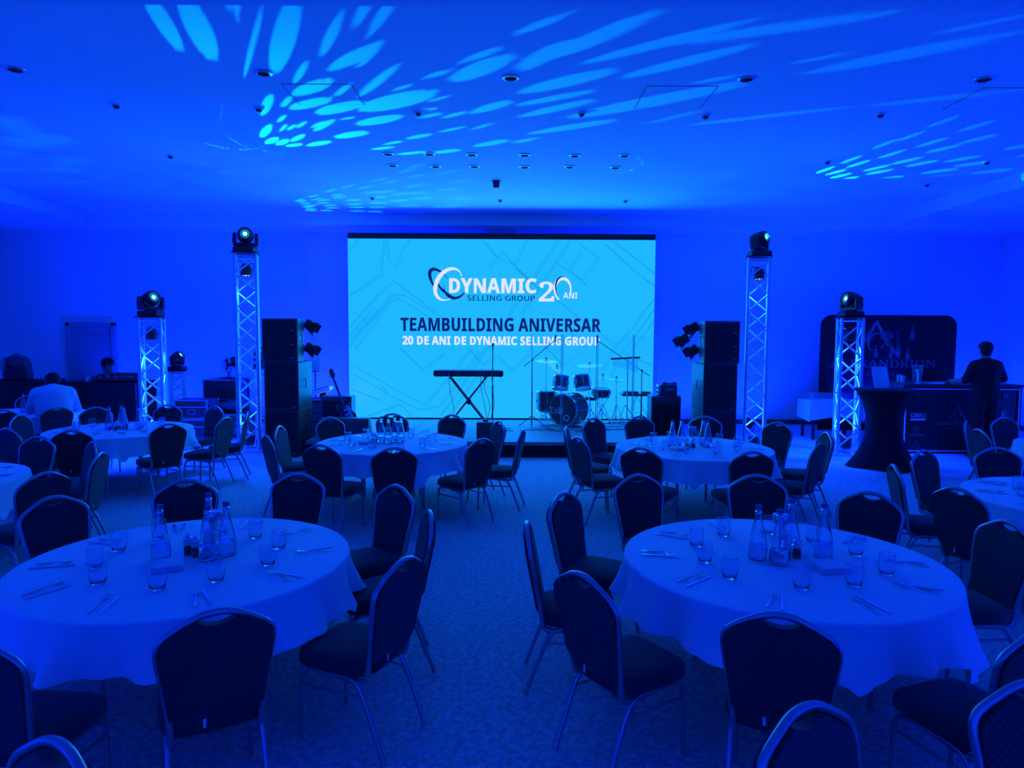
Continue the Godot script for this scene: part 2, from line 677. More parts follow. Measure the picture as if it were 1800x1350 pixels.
func ceiling_fittings() -> void:
	var big := [[-1.84, -10.23], [-1.23, -10.22], [-0.61, -10.24], [0.17, -10.25], [0.91, -10.27], [1.64, -10.25], [-1.89, -10.9], [-1.22, -10.95], [-0.61, -10.94], [0.18, -10.96], [0.89, -10.94], [1.61, -10.96]]
	var rest := [[-2.55, -7.16], [-0.03, -7.25], [2.41, -7.25], [4.84, -7.23], [-5.04, -7.1]]
	var first: Node3D = null
	for p in big + rest:
		var at := Vector3(p[0], CEIL, p[1])
		var lab := "round recessed downlight, switched off, in the double row above the dance floor" if p[1] < -9 else "round recessed downlight, switched off, in the single row between the ceiling hatches"
		var grp := "downlights in the double row" if p[1] < -9 else "downlights in the single row"
		if first == null:
			first = thing("downlight", lab, "downlight", at, 0, grp)
			obj("trim_ring", Geo.new().lathe([Vector2(0.062, -0.012), Vector2(0.068, -0.016), Vector2(0.092, -0.008), Vector2(0.095, 0.0)], 24), M.steel_satin, first)
			obj("reflector", Geo.new().lathe([Vector2(0.0, -0.002), Vector2(0.05, -0.003), Vector2(0.063, -0.013)], 20), M.dark_hole, first)
		else:
			copy(first, at, 0, lab, grp)
	var head: Node3D = null
	var k := 0
	for p in [[-4.62, -8.15], [-3.0, -8.25], [-1.14, -8.36], [0.81, -8.35], [2.31, -8.41], [4.37, -8.33], [-5.11, -10.39], [-2.72, -13.41], [-0.25, -13.57], [2.2, -13.56], [4.75, -10.52], [7.14, -10.5], [7.15, -12.0]]:
		var at := Vector3(p[0], CEIL, p[1])
		if head == null:
			head = thing("smoke_detector", "small domed smoke detector fixed to the recessed ceiling", "smoke detector", at, 0, "smoke detectors on the ceiling")
			obj("base", Geo.new().lathe([Vector2(0.0, -0.018), Vector2(0.05, -0.018), Vector2(0.055, 0.0)], 16), M.white_panel, head)
			obj("sensor", Geo.new().lathe([Vector2(0.0, -0.05), Vector2(0.022, -0.046), Vector2(0.034, -0.03), Vector2(0.036, -0.018)], 16), M.charcoal, head)
		else:
			copy(head, at, 0)
		k += 1
	var cam := thing("ceiling_speaker", "small dark box hanging from the ceiling in front of the screen", "speaker", Vector3(-0.29, CEIL, -11.95))
	obj("plate", Geo.new().box(Vector3(0, -0.01, 0), Vector3(0.13, 0.02, 0.13), 0.004), M.charcoal, cam)
	obj("body", Geo.new().lathe([Vector2(0.0, -0.12), Vector2(0.05, -0.12), Vector2(0.062, -0.02), Vector2(0.0, -0.02)], 20), M.charcoal, cam)
	obj("face", Geo.new().lathe([Vector2(0.0, -0.128), Vector2(0.046, -0.128), Vector2(0.05, -0.12)], 20), M.white_panel, cam)
	var vent := thing("ceiling_vent", "rectangular diffuser under the soffit above the LED screen", "vent", Vector3(-0.27, SOFFIT, -15.75))
	obj("frame", Geo.new().box(Vector3(0, -0.03, -0.12), Vector3(0.72, 0.06, 0.03), 0.004).box(Vector3(0, -0.03, 0.12), Vector3(0.72, 0.06, 0.03), 0.004).box(Vector3(-0.345, -0.03, 0), Vector3(0.03, 0.06, 0.21), 0.004).box(Vector3(0.345, -0.03, 0), Vector3(0.03, 0.06, 0.21), 0.004), M.white_panel, vent)
	for s in 4:
		obj("slat", Geo.new().box(Vector3(0, -0.03, -0.075 + s * 0.05), Vector3(0.66, 0.004, 0.045), 0.0, Basis(Vector3.RIGHT, 0.6)), M.white_panel, vent)


# ---------------------------------------------------------------- stage and screen
func stage() -> void:
	var s := thing("stage", "low dark stage platform carrying the band's instruments", "stage", Vector3.ZERO)
	var cols := [[-3.5, -1.85], [-1.85, -0.2], [-0.2, 1.45], [1.45, 3.1]]
	var rows := [[-12.4, -11.47], [-13.35, -12.4], [-14.3, -13.35], [-15.25, -14.3]]
	for c in cols:
		for r in rows:
			obj("deck_panel", Geo.new().box(Vector3((c[0] + c[1]) / 2, STAGE - 0.03, (r[0] + r[1]) / 2), Vector3(c[1] - c[0] - 0.006, 0.06, r[1] - r[0] - 0.006), 0.005), M.stage_deck, s)
	for c in cols:
		obj("skirt", Geo.new().box(Vector3((c[0] + c[1]) / 2, (STAGE - 0.06) / 2, -11.5), Vector3(c[1] - c[0] - 0.004, STAGE - 0.064, 0.012)), M.black_cloth, s)
	for x in [-3.48, 3.08]:
		obj("skirt", Geo.new().box(Vector3(x, (STAGE - 0.06) / 2, -13.36), Vector3(0.012, STAGE - 0.064, 3.7)), M.black_cloth, s)


func led_screen() -> void:
	var W := 6.51
	var H := 3.80
	var t := thing("led_screen", "large lit LED wall showing the anniversary title on a cyan map", "screen", Vector3(-0.235, STAGE, -14.6))
	var y0 := 0.03
	var face := glowing("screen_ground", screen_cyan, 0.78)
	var navy := glowing("screen_navy", lin(0.002, 0.012, 0.13), 0.78)
	var white := glowing("screen_white", lin(0.72, 0.78, 0.98), 0.78)
	var line := glowing("screen_line", lin(0.006, 0.31, 0.74), 0.78)
	obj("cabinet", Geo.new().box(Vector3(0, y0 + H / 2, -0.055), Vector3(W, H, 0.1)), M.black_plastic, t)
	obj("screen_face", Geo.new().box(Vector3(0, y0 + H / 2, -0.002), Vector3(W, H, 0.004)), face, t)
	obj("top_frame", Geo.new().box(Vector3(0, y0 + H + 0.06, -0.1), Vector3(W, 0.12, 0.2), 0.01), M.black_matt, t)
	obj("bottom_frame", Geo.new().box(Vector3(0, y0 / 2, -0.06), Vector3(W, y0, 0.12)), M.black_matt, t)
	for x in [-2.9, -0.9, 0.9, 2.9]:
		obj("support_leg", Geo.new().tube([Vector3(x, 0.03, -0.5), Vector3(x, 3.4, -0.14)], 0.025).tube([Vector3(x, 0.03, -0.55), Vector3(x, 0.03, -0.12)], 0.025), M.charcoal, t)
	# picture coordinates: photograph pixels on the screen, 609..1153 across and 418..736 down
	var P := func(px: float, py: float) -> Vector2: return Vector2((px - 881.0) * W / 540.0, y0 + (736.5 - py) * H / 317.0)
	# map lines
	var g := Geo.new()
	var streets := [
		[[609, 520], [672, 480], [668, 470], [675, 418]], [[680, 418], [680, 452], [692, 470], [705, 440], [720, 418]],
		[[609, 575], [660, 520], [690, 492], [760, 545]], [[609, 590], [655, 540], [662, 545], [648, 562], [609, 600]],
		[[609, 610], [672, 535], [690, 516], [710, 518], [800, 572]], [[620, 615], [684, 528], [700, 524], [790, 580]],
		[[613, 640], [700, 690], [742, 712], [765, 690], [800, 645], [830, 610]], [[613, 655], [690, 700], [735, 722], [770, 715], [840, 620]],
		[[613, 685], [665, 705], [678, 690], [668, 680]], [[640, 735], [700, 712], [722, 736]], [[770, 735], [815, 672], [850, 615], [870, 600]],
		[[785, 735], [826, 676], [846, 648], [858, 655], [838, 690]], [[845, 418], [870, 448], [902, 464], [925, 418]], [[858, 470], [880, 440], [902, 464], [940, 500]],
		[[905, 470], [945, 505], [985, 530], [1040, 575], [1080, 600]], [[980, 420], [960, 450], [900, 540], [880, 580]], [[1000, 420], [978, 455], [915, 550]],
		[[1015, 425], [1050, 450], [1020, 490], [970, 455]], [[1020, 440], [1000, 470], [1030, 500]], [[1060, 425], [1110, 470], [1153, 500]], [[1075, 420], [1120, 455], [1153, 478]],
		[[1153, 520], [1110, 575], [1080, 610], [1060, 650]], [[1153, 540], [1118, 585], [1090, 620], [1075, 660]], [[1153, 560], [1128, 590], [1100, 625]], [[950, 600], [990, 640], [1030, 610], [1000, 580]],
		[[820, 610], [848, 640], [875, 625], [900, 650], [930, 620]], [[700, 610], [740, 650], [780, 620]], [[613, 545], [640, 560], [625, 580]], [[630, 418], [613, 440]], [[1100, 620], [1148, 640]]]
	for s in streets:
		for off in [0.0, 3.2]:
			var pts := []
			for q in s:
				pts.append(P.call(clampf(q[0] + off, 611, 1151), clampf(q[1] + off * 0.6, 420, 735)))
			g.ribbon(pts, even(pts.size(), 0.011), 0.0012)
	tag(obj("map_lines", g, line, t), "", "", "", "stuff")
	# the round emblem: two dark crescents and a white ring, then the words
	var e := Geo.new()
	for c in [[P.call(778, 500), 0.40, 0.17, -52.0, 95.0, 285.0, 0.075], [P.call(796, 506), 0.36, 0.16, -28.0, 180.0, 300.0, 0.05], [P.call(800, 500), 0.24, 0.28, -20.0, 200.0, 360.0, 0.06]]:
		var a := arc(c[0], c[1], c[2], c[3], c[4], c[5], 30)
		e.ribbon(a, swell(a.size(), c[6]), 0.004)
	obj("emblem_dark_swoosh", e, navy, t)
	var ew := Geo.new()
	var ring := arc(P.call(788, 499), 0.36, 0.25, 58.0, -35.0, 230.0, 40)
	ew.ribbon(ring, swell(ring.size(), 0.09, 0.2), 0.0055)
	obj("emblem_white_ring", ew, white, t)
	var put := func(x0: float, x1: float, called: String, what: String, yt: float, yb: float, m: Material, font: String, weight: int, z: float, bold := 0.0) -> void:
		var a: Vector2 = P.call(x0, yb)
		var b: Vector2 = P.call(x1, yt)
		lettering(called, what, b.x - a.x, m, t, Vector3((a.x + b.x) / 2, (a.y + b.y) / 2, z), font, weight, b.y - a.y, bold)
	put.call(789, 943, "logo_word", "DYNAMIC", 487.5, 514, white, "Droid Sans", 700, 0.008, 0.5)
	put.call(821, 940, "logo_line", "SELLING GROUP", 518, 527.5, navy, "Droid Sans", 400, 0.004, 0.3)
	put.call(947, 974, "logo_two", "2", 493, 528, white, "Droid Serif", 400, 0.004, 0.6)
	put.call(990, 1015, "logo_ani", "ANI", 512, 522.5, white, "Droid Sans", 700, 0.006)
	put.call(703, 1057, "title_text", "TEAMBUILDING ANIVERSAR", 557.5, 582, navy, "Droid Sans", 700, 0.004, 0.35)
	put.call(706, 1055, "subtitle_text", "20 DE ANI DE DYNAMIC SELLING GROUP", 590, 606, white, "Droid Sans", 700, 0.004, 0.6)
	var zero := Geo.new()
	var za := arc(P.call(989, 507), 0.17, 0.235, 0.0, -20.0, 245.0, 36)
	zero.ribbon(za, swell(za.size(), 0.075, 0.45), 0.004)
	obj("logo_zero", zero, white, t)
	var zb := arc(P.call(989, 505), 0.15, 0.245, 6.0, 60.0, 215.0, 28)
	obj("logo_zero_swoosh", Geo.new().ribbon(zb, swell(zb.size(), 0.035), 0.006), navy, t)
	var l := AreaLight3D.new()
	l.area_size = Vector2(W, H)
	l.area_range = 40.0
	l.area_attenuation = 2.0
	light_on(l, t, "screen_light", screen_spill, SCREEN_LIGHT)
	l.position = Vector3(0, y0 + H / 2, 0.03)
	l.rotation.y = PI


# ---------------------------------------------------------------- light towers
func truss(label: String, at: Vector3, turn: float, height: float, w: float, bays: int) -> Node3D:
	var t := thing("truss_tower", label, "light tower", at, turn)
	obj("base_plate", Geo.new().box(Vector3(0, 0.01, 0), Vector3(w + 0.22, 0.02, w + 0.22), 0.004), M.truss_aluminium, t)
	var h := w / 2
	for sx in [-1, 1]:
		for sz in [-1, 1]:
			obj("chord", Geo.new().tube([Vector3(sx * h, 0.02, sz * h), Vector3(sx * h, height, sz * h)], 0.025 * w / 0.3, 10), M.truss_aluminium, t)
	var y0 := 0.14
	var dy := (height - 0.06 - y0) / bays
	var key := "%f %f" % [w, dy]
	if not shared.has(key):
		shared[key] = [Geo.new().tube([Vector3(-h, 0, 0), Vector3(h, dy, 0)], 0.0135 * w / 0.3, 6).mesh(), Geo.new().tube([Vector3(h, 0, 0), Vector3(-h, dy, 0)], 0.0135 * w / 0.3, 6).mesh(), Geo.new().tube([Vector3(-h, 0, 0), Vector3(h, 0, 0)], 0.0135 * w / 0.3, 6).mesh()]
	for face in 4:
		var b := Basis(Vector3.UP, face * PI / 2)
		for i in bays:
			var o := obj("brace", shared[key][(i + face) % 2], M.truss_aluminium, t, b * Vector3(0, y0 + i * dy, h))
			o.basis = b
		for y in [0.1, height - 0.04]:
			var o := obj("cross_bar", shared[key][2], M.truss_aluminium, t, b * Vector3(0, y, h))
			o.basis = b
	obj("top_plate", Geo.new().box(Vector3(0, height + 0.01, 0), Vector3(w + 0.1, 0.02, w + 0.1), 0.004), M.black_plastic, t)
	return t


# a short LED par can; `aim` is the way it shines
func par_can(label: String, at: Vector3, aim: Vector3, e: float, angle: float, size := 1.0, group := "", tint := wash_blue) -> Node3D:
	var t := thing("led_par", label, "par light", at, 0, group)
	var up := Vector3.UP if absf(aim.normalized().y) < 0.95 else Vector3.BACK
	var b := Basis.looking_at(aim.normalized(), up) * Basis(Vector3.RIGHT, PI / 2)   # local y runs against the beam
	var body := obj("can", Geo.new().lathe([Vector2(0.0, 0.13), Vector2(0.05, 0.125), Vector2(0.085, 0.07), Vector2(0.095, -0.06), Vector2(0.095, -0.075), Vector2(0.088, -0.075), Vector2(0.088, -0.055), Vector2(0.0, -0.055)].map(func(q): return q * size), 20), M.black_plastic, t)
	body.basis = b
	var g := Geo.new()
	for k in 7:
		var a := TAU * k / 6.0
		var r := 0.0 if k == 6 else 0.055
		g.x = Transform3D(Basis(), Vector3(cos(a) * r, -0.06, sin(a) * r) * size)
		g.lathe([Vector2(0.0, -0.007 * size), Vector2(0.014 * size, -0.005 * size), Vector2(0.02 * size, 0.004 * size)], 10)
	g.x = Transform3D()
	var lens := obj("led_lens", g, M.par_glow, t)
	lens.basis = b
	var y := obj("yoke", Geo.new().tube([Vector3(-0.11, 0.0, 0), Vector3(-0.11, 0.1, 0.06), Vector3(-0.09, 0.15, 0.09), Vector3(0.09, 0.15, 0.09), Vector3(0.11, 0.1, 0.06), Vector3(0.11, 0.0, 0)].map(func(q): return q * size), 0.008 * size, 6), M.black_plastic, t)
	y.basis = b
	spot(t, "par_beam", aim.normalized() * 0.085 * size, aim, tint, e, angle, 0.05)
	return t


# a gobo: a disc with holes where its beam shall pass; rows of strips, so that the disc is real geometry
func gobo(radius: float, holes: Array, rows := 300) -> Geo:
	var g := Geo.new()
	var step := 2.0 * radius / rows
	for i in rows:
		var y := -radius + (i + 0.5) * step
		var half := sqrt(maxf(0.0, radius * radius - y * y))
		if half <= 0.0:
			continue
		var cuts := []
		for h in holes:
			var xs := []
			var m: int = h.size()
			for k in m:
				var p: Vector2 = h[k]
				var q: Vector2 = h[(k + 1) % m]
				if (p.y > y) != (q.y > y):
					xs.append(p.x + (y - p.y) / (q.y - p.y) * (q.x - p.x))
			xs.sort()
			for k in range(0, xs.size() - 1, 2):
				cuts.append(Vector2(xs[k], xs[k + 1]))
		cuts.sort_custom(func(a, b): return a.x < b.x)
		var x := -half
		for c in cuts + [Vector2(half, half)]:
			if c.x > x:
				var x1 := minf(c.x, half)
				g.quad(Vector3(x, y - step / 2, 0), Vector3(x1, y - step / 2, 0), Vector3(x1, y + step / 2, 0), Vector3(x, y + step / 2, 0), Vector3.BACK)
			x = maxf(x, c.y)
			if x >= half:
				break
	return g


# a moving head; the beam's axis is given in the room, its spots as ellipses on the ceiling: [x0, z0, x1, z1, half width]
func moving_head(label: String, at: Vector3, axis: Vector3, spots: Array, size := 1.0, beam := HEAD_BEAM) -> Node3D:
	var t := thing("moving_head", label, "stage light", at)
	var dark: Material = M.black_plastic
	obj("base", Geo.new().box(Vector3(0, 0.05, 0) * size, Vector3(0.36, 0.1, 0.3) * size, 0.025 * size), dark, t)
	obj("turntable", Geo.new().lathe([Vector2(0.0, 0.1), Vector2(0.1, 0.1), Vector2(0.1, 0.115), Vector2(0.0, 0.115)].map(func(q): return q * size), 20), M.charcoal, t)
	var yaw := atan2(axis.x, axis.z)
	var yk := obj("yoke", Geo.new().extrude(PackedVector2Array([Vector2(-0.2, 0.115), Vector2(-0.215, 0.2), Vector2(-0.205, 0.34), Vector2(-0.15, 0.34), Vector2(-0.15, 0.17), Vector2(0.15, 0.17), Vector2(0.15, 0.34), Vector2(0.205, 0.34), Vector2(0.215, 0.2), Vector2(0.2, 0.115)]), -0.075, 0.075, 0.015), dark, t)
	yk.scale = Vector3.ONE * size
	yk.rotation.y = yaw
	var centre := Vector3(0, 0.3, 0) * size
	var hb := Basis.looking_at(axis.normalized(), Vector3.UP, true)   # local z along the beam
	var D := 0.12 * size      # from the lamp to the gobo lens
	var R := 0.078 * size
	# a closed housing round the lamp: a rounded pot, open at the front only
	var prof := [Vector2(0.0, -0.17), Vector2(0.07, -0.165), Vector2(0.115, -0.13), Vector2(0.135, -0.06), Vector2(0.135, 0.06), Vector2(0.12, 0.125), Vector2(0.1, 0.145), Vector2(0.084, 0.145), Vector2(0.078, 0.12)]
	var hd := obj("head", Geo.new().lathe(prof.map(func(q): return q * size), 28), dark, t, centre)
	hd.basis = hb * Basis(Vector3.RIGHT, PI / 2)
	var band := obj("handle", Geo.new().tube(arc(Vector2.ZERO, 0.14, 0.14, 0, 200, 340, 12).map(func(q): return Vector3(q.x, q.y, 0.03) * size), 0.007 * size, 6), M.steel_satin, t, centre)
	band.basis = hb
	# the holes of the gobo: every spot seen from the lamp
	var lamp := at + centre
	var inv := hb.inverse()
	var holes := []
	for s in spots:
		var a := Vector2(s[0], s[1])
		var b := Vector2(s[2], s[3])
		var c := (a + b) / 2
		var u := (b - a) / 2
		var w: Vector2 = Vector2(-u.y, u.x).normalized() * s[4]
		var poly := []
		for k in 20:
			var an := TAU * k / 20
			var q: Vector2 = c + u * cos(an) + w * sin(an)
			var d := inv * (Vector3(q.x, CEIL, q.y) - lamp)
			if d.z > 0.05:
				poly.append(Vector2(d.x, d.y) * D / d.z)
		if poly.size() > 2:
			holes.append(poly)
	var ring_hole := [arc(Vector2.ZERO, R * 0.45, R * 0.45, 0, 0, 360, 40)]
	var rim := obj("glowing_lens_rim", gobo(R, holes + ring_hole), M.head_glow_rim, t, centre + hb.z * D)
	rim.basis = hb
	var lens := obj("glowing_lens", gobo(R * 0.45, holes, 140), M.head_glow, t, centre + hb.z * D)
	lens.basis = hb
	if spots.size():
		var l := AreaLight3D.new()
		l.area_size = Vector2(0.0005, 0.0005) * size
		l.area_range = 40.0
		l.area_attenuation = 2.0
		light_on(l, t, "beam_light", head_cyan, beam)
		l.position = centre
		l.basis = Basis.looking_at(axis.normalized(), Vector3.UP)
	return t


# LED uplights standing along the side walls and the wall behind the guests, which give the room its even blue
func room_uplights() -> void:
	var pg := glowing("par_glow", lin(0.25, 0.5, 1.0), 3.0)
	pg.albedo_color = Color.BLACK
	for z in [-11.5, -7.5, -3.5, 0.5]:
		par_can("black LED uplight on the carpet along the wall beside the door", Vector3(-12.2, 0.19, z), Vector3(0.75, 1, 0), ROOM_WASH, 62.0, 1.0, "uplights along the door-side wall", room_blue)
		par_can("black LED uplight on the carpet along the wall beside the bar", Vector3(11.1, 0.19, z), Vector3(-0.75, 1, 0), ROOM_WASH, 62.0, 1.0, "uplights along the bar-side wall", room_blue)
	for x in [-9.0, -5.0, -1.0, 3.0, 7.0]:
		par_can("black LED uplight on the carpet washing the wall that faces the stage", Vector3(x, 0.19, 2.7), Vector3(0, 1, 0.9), REAR_WASH, 62.0, 1.0, "uplights along the wall facing the stage", room_blue)


func towers() -> void:
	var hg := glowing("head_glow", lin(0.45, 0.9, 1.0), 1.6)
	hg.albedo_color = Color.BLACK
	var hr := glowing("head_glow_rim", lin(0.0, 0.16, 0.34), 1.0)
	hr.albedo_color = Color.BLACK
	var LT := [[-2.87,-5.48,-3.14,-6.64,0.078],[-2.6,-5.56,-2.93,-6.85,0.113],[-2.21,-5.47,-2.31,-5.9,0.058],[-1.71,-5.55,-2.45,-7.19,0.104],[-2.04,-5.74,-2.79,-7.27,0.025],[-1.44,-5.88,-1.84,-6.73,0.05],[-1.12,-5.55,-1.37,-6.09,0.047],[-0.9,-5.5,-1.28,-6.26,0.05]]
	var LS := [[-1.85,-7.08,-1.24,-6.46,0.092],[-1.55,-7.0,-1.2,-6.38,0.049],[-2.32,-7.44,-2.02,-6.86,0.037],[-2.43,-7.79,-1.91,-7.33,0.115],[-3.06,-8.52,-2.69,-7.78,0.056],[-3.41,-9.45,-3.08,-8.86,0.056],[-3.45,-9.76,-3.19,-9.42,0.067],[-3.32,-9.82,-3.08,-9.52,0.064],[-3.22,-9.89,-2.95,-9.73,0.064],[-3.06,-9.64,-2.78,-9.28,0.054],[-2.91,-9.85,-2.5,-9.59,0.079],[-2.42,-9.45,-1.89,-9.14,0.109],[-2.0,-8.88,-1.35,-8.49,0.124],[-1.83,-8.33,-0.86,-7.66,0.195],[-2.38,-8.46,-1.7,-7.98,0.135],[-2.63,-8.28,-2.05,-7.87,0.115],[-2.72,-8.22,-2.49,-7.84,0.039],[-2.96,-8.79,-2.77,-8.49,0.032],[-3.06,-9.17,-2.87,-8.84,0.026],[-2.95,-9.12,-2.76,-8.86,0.03],[-2.8,-9.02,-2.58,-8.72,0.032],[-1.99,-7.83,-1.73,-7.44,0.038],[-1.72,-7.83,-1.14,-6.93,0.056],[-2.59,-8.99,-2.33,-8.72,0.048],[-2.61,-9.15,-2.21,-8.64,0.052],[-2.12,-8.65,-1.96,-8.57,0.041],[-1.31,-7.65,-1.09,-7.47,0.037],[-0.92,-7.28,-0.63,-7.06,0.045],[-0.65,-7.37,-0.02,-6.7,0.142],[-0.5,-6.86,-0.12,-6.52,0.056],[-0.99,-8.01,-0.73,-7.81,0.033],[-1.11,-8.31,-0.9,-8.22,0.042],[-1.15,-8.58,-0.85,-8.39,0.053],[-0.87,-8.58,-0.54,-8.32,0.051],[-0.5,-8.39,-0.01,-7.94,0.094],[-1.45,-9.48,-1.08,-9.24,0.065],[-0.97,-9.16,-0.62,-8.92,0.045],[-0.52,-9.03,-0.26,-8.77,0.039],[-2.03,-10.01,-1.69,-9.87,0.06],[-1.81,-9.77,-1.5,-9.56,0.05],[-1.71,-10.28,-1.24,-10.1,0.065],[-1.19,-10.2,-0.73,-9.98,0.083],[-0.55,-9.83,-0.05,-9.49,0.092],[0.01,-6.24,0.45,-5.85,0.056],[0.04,-7.09,0.47,-6.39,0.113],[0.36,-6.74,1.17,-5.81,0.12],[0.67,-6.88,2.0,-5.95,0.092],[0.07,-7.69,1.03,-7.03,0.137],[1.11,-7.25,2.19,-6.43,0.107],[0.03,-8.11,0.89,-7.61,0.079],[0.07,-8.52,0.95,-7.88,0.096],[0.68,-8.54,2.48,-7.34,0.172],[0.2,-9.22,1.31,-8.59,0.104],[-0.0,-9.65,0.31,-9.4,0.069],[1.38,-6.43,3.13,-5.8,0.103],[3.0,-7.07,4.36,-6.18,0.144],[2.73,-6.84,3.23,-6.55,0.046],[1.9,-7.38,2.33,-7.15,0.051],[2.17,-8.82,3.93,-8.08,0.071],[1.66,-8.79,2.22,-8.23,0.046],[4.12,-8.05,5.39,-7.54,0.083],[3.71,-6.18,4.19,-5.86,0.051]]
	var RS := [[-6.03,-8.22,-6.35,-9.95,0.086],[-6.44,-8.77,-6.63,-10.39,0.106],[-6.92,-9.41,-6.94,-11.0,0.138],[-7.43,-10.09,-7.45,-11.5,0.13],[-6.34,-8.1,-6.49,-9.46,0.097],[-8.24,-11.18,-8.21,-11.52,0.133],[-8.1,-11.55,-8.14,-11.92,0.108],[-7.88,-11.79,-7.98,-12.13,0.073],[-7.61,-12.04,-7.71,-12.49,0.082]]
	var SL := [[-4.45,-14.83,-4.19,-14.83,0.093],[-4.38,-14.64,-4.13,-14.63,0.091],[-4.39,-14.45,-4.14,-14.38,0.079],[-4.3,-14.32,-4.01,-14.19,0.073],[-4.33,-14.14,-4.06,-13.95,0.056],[-4.33,-13.96,-4.06,-13.72,0.045],[-4.35,-13.85,-4.08,-13.56,0.038],[-4.13,-14.83,-3.85,-14.82,0.1],[-3.94,-14.56,-3.63,-14.49,0.094],[-3.92,-14.31,-3.6,-14.18,0.082],[-3.99,-14.07,-3.7,-13.94,0.072],[-3.9,-13.83,-3.6,-13.6,0.058],[-3.99,-13.72,-3.71,-13.49,0.051],[-3.97,-13.44,-3.69,-13.17,0.045],[-3.51,-14.87,-3.17,-14.86,0.114],[-3.42,-14.48,-3.07,-14.41,0.101],[-3.39,-14.17,-3.04,-14.04,0.089],[-3.31,-13.76,-2.98,-13.64,0.084],[-3.52,-13.54,-3.2,-13.32,0.064],[-3.49,-13.32,-3.19,-13.11,0.061],[-3.51,-12.96,-3.22,-12.66,0.044],[-3.13,-14.93,-2.76,-14.92,0.122],[-3.01,-14.47,-2.63,-14.4,0.108],[-2.89,-13.98,-2.52,-13.91,0.107],[-2.77,-13.47,-2.4,-13.3,0.086],[-2.78,-13.05,-2.42,-12.84,0.074],[-2.82,-12.65,-2.48,-12.36,0.057],[-3.11,-12.61,-2.79,-12.28,0.045],[-2.31,-14.91,-1.85,-14.89,0.142],[-2.36,-14.27,-1.93,-14.19,0.119],[-2.45,-13.79,-2.04,-13.61,0.098],[-2.31,-13.19,-1.91,-12.97,0.084],[-2.52,-12.99,-2.15,-12.73,0.073],[-2.3,-12.22,-1.94,-11.91,0.061],[-2.42,-12.05,-2.08,-11.74,0.057],[-1.69,-14.37,-1.2,-14.3,0.134],[-1.96,-13.56,-1.53,-13.38,0.102],[-1.98,-13.08,-1.56,-12.86,0.09],[-1.92,-12.49,-1.53,-12.2,0.075],[-1.79,-11.78,-1.41,-11.45,0.064],[-1.91,-11.46,-1.56,-11.11,0.055],[-1.44,-14.18,-0.94,-14.17,0.141],[-1.23,-13.54,-0.73,-13.41,0.127],[-1.4,-12.76,-0.95,-12.56,0.098],[-1.13,-12.15,-0.7,-11.88,0.089],[-1.26,-11.52,-0.86,-11.17,0.069],[-1.72,-11.15,-1.37,-10.78,0.053]]
	var RT := [[5.06,-12.95,5.4,-12.84,0.093],[5.01,-12.85,5.32,-12.69,0.091],[4.96,-12.75,5.2,-12.5,0.082],[4.88,-12.65,5.08,-12.36,0.074],[4.84,-12.61,5.02,-12.27,0.067],[4.78,-12.56,4.9,-12.18,0.057],[4.69,-12.47,4.76,-12.05,0.046],[5.46,-12.84,5.82,-12.68,0.103],[5.43,-12.64,5.76,-12.44,0.099],[5.33,-12.5,5.61,-12.21,0.091],[5.12,-12.32,5.34,-12.0,0.08],[5.04,-12.14,5.21,-11.78,0.07],[4.91,-12.05,5.02,-11.62,0.056],[4.79,-11.88,4.86,-11.42,0.047],[6.04,-12.72,6.47,-12.57,0.114],[5.95,-12.25,6.33,-12.02,0.106],[5.73,-12.12,6.03,-11.81,0.097],[5.49,-11.86,5.71,-11.48,0.083],[5.3,-11.66,5.48,-11.25,0.073],[5.13,-11.42,5.27,-11.0,0.063],[4.92,-11.3,5.0,-10.82,0.051],[6.5,-12.38,6.99,-12.22,0.119],[6.45,-11.97,6.86,-11.7,0.118],[6.1,-11.76,6.43,-11.43,0.104],[5.76,-11.36,6.01,-10.98,0.088],[5.61,-11.14,5.8,-10.7,0.076],[5.23,-10.92,5.35,-10.44,0.061],[5.02,-10.68,5.1,-10.18,0.052],[7.23,-12.13,7.75,-11.9,0.134],[6.76,-11.66,7.18,-11.37,0.119],[6.61,-11.27,6.99,-10.92,0.113],[6.11,-10.83,6.37,-10.42,0.094],[5.81,-10.7,6.02,-10.26,0.081],[5.42,-10.34,5.56,-9.87,0.067],[5.07,-9.85,5.15,-9.35,0.054],[7.92,-12.11,8.55,-11.92,0.143],[7.4,-11.25,7.88,-10.94,0.133],[6.83,-10.82,7.22,-10.46,0.116],[6.53,-10.55,6.84,-10.15,0.105],[5.94,-10.04,6.16,-9.6,0.084],[5.64,-9.75,5.78,-9.26,0.07],[5.21,-9.48,5.3,-8.97,0.057],[8.28,-11.67,8.89,-11.41,0.148],[8.27,-11.12,8.84,-10.81,0.147],[7.38,-10.23,7.77,-9.83,0.123],[6.92,-9.85,7.24,-9.42,0.109],[6.12,-9.58,6.32,-9.1,0.085],[5.74,-9.03,5.89,-8.54,0.073],[5.25,-8.87,5.33,-8.36,0.058]]
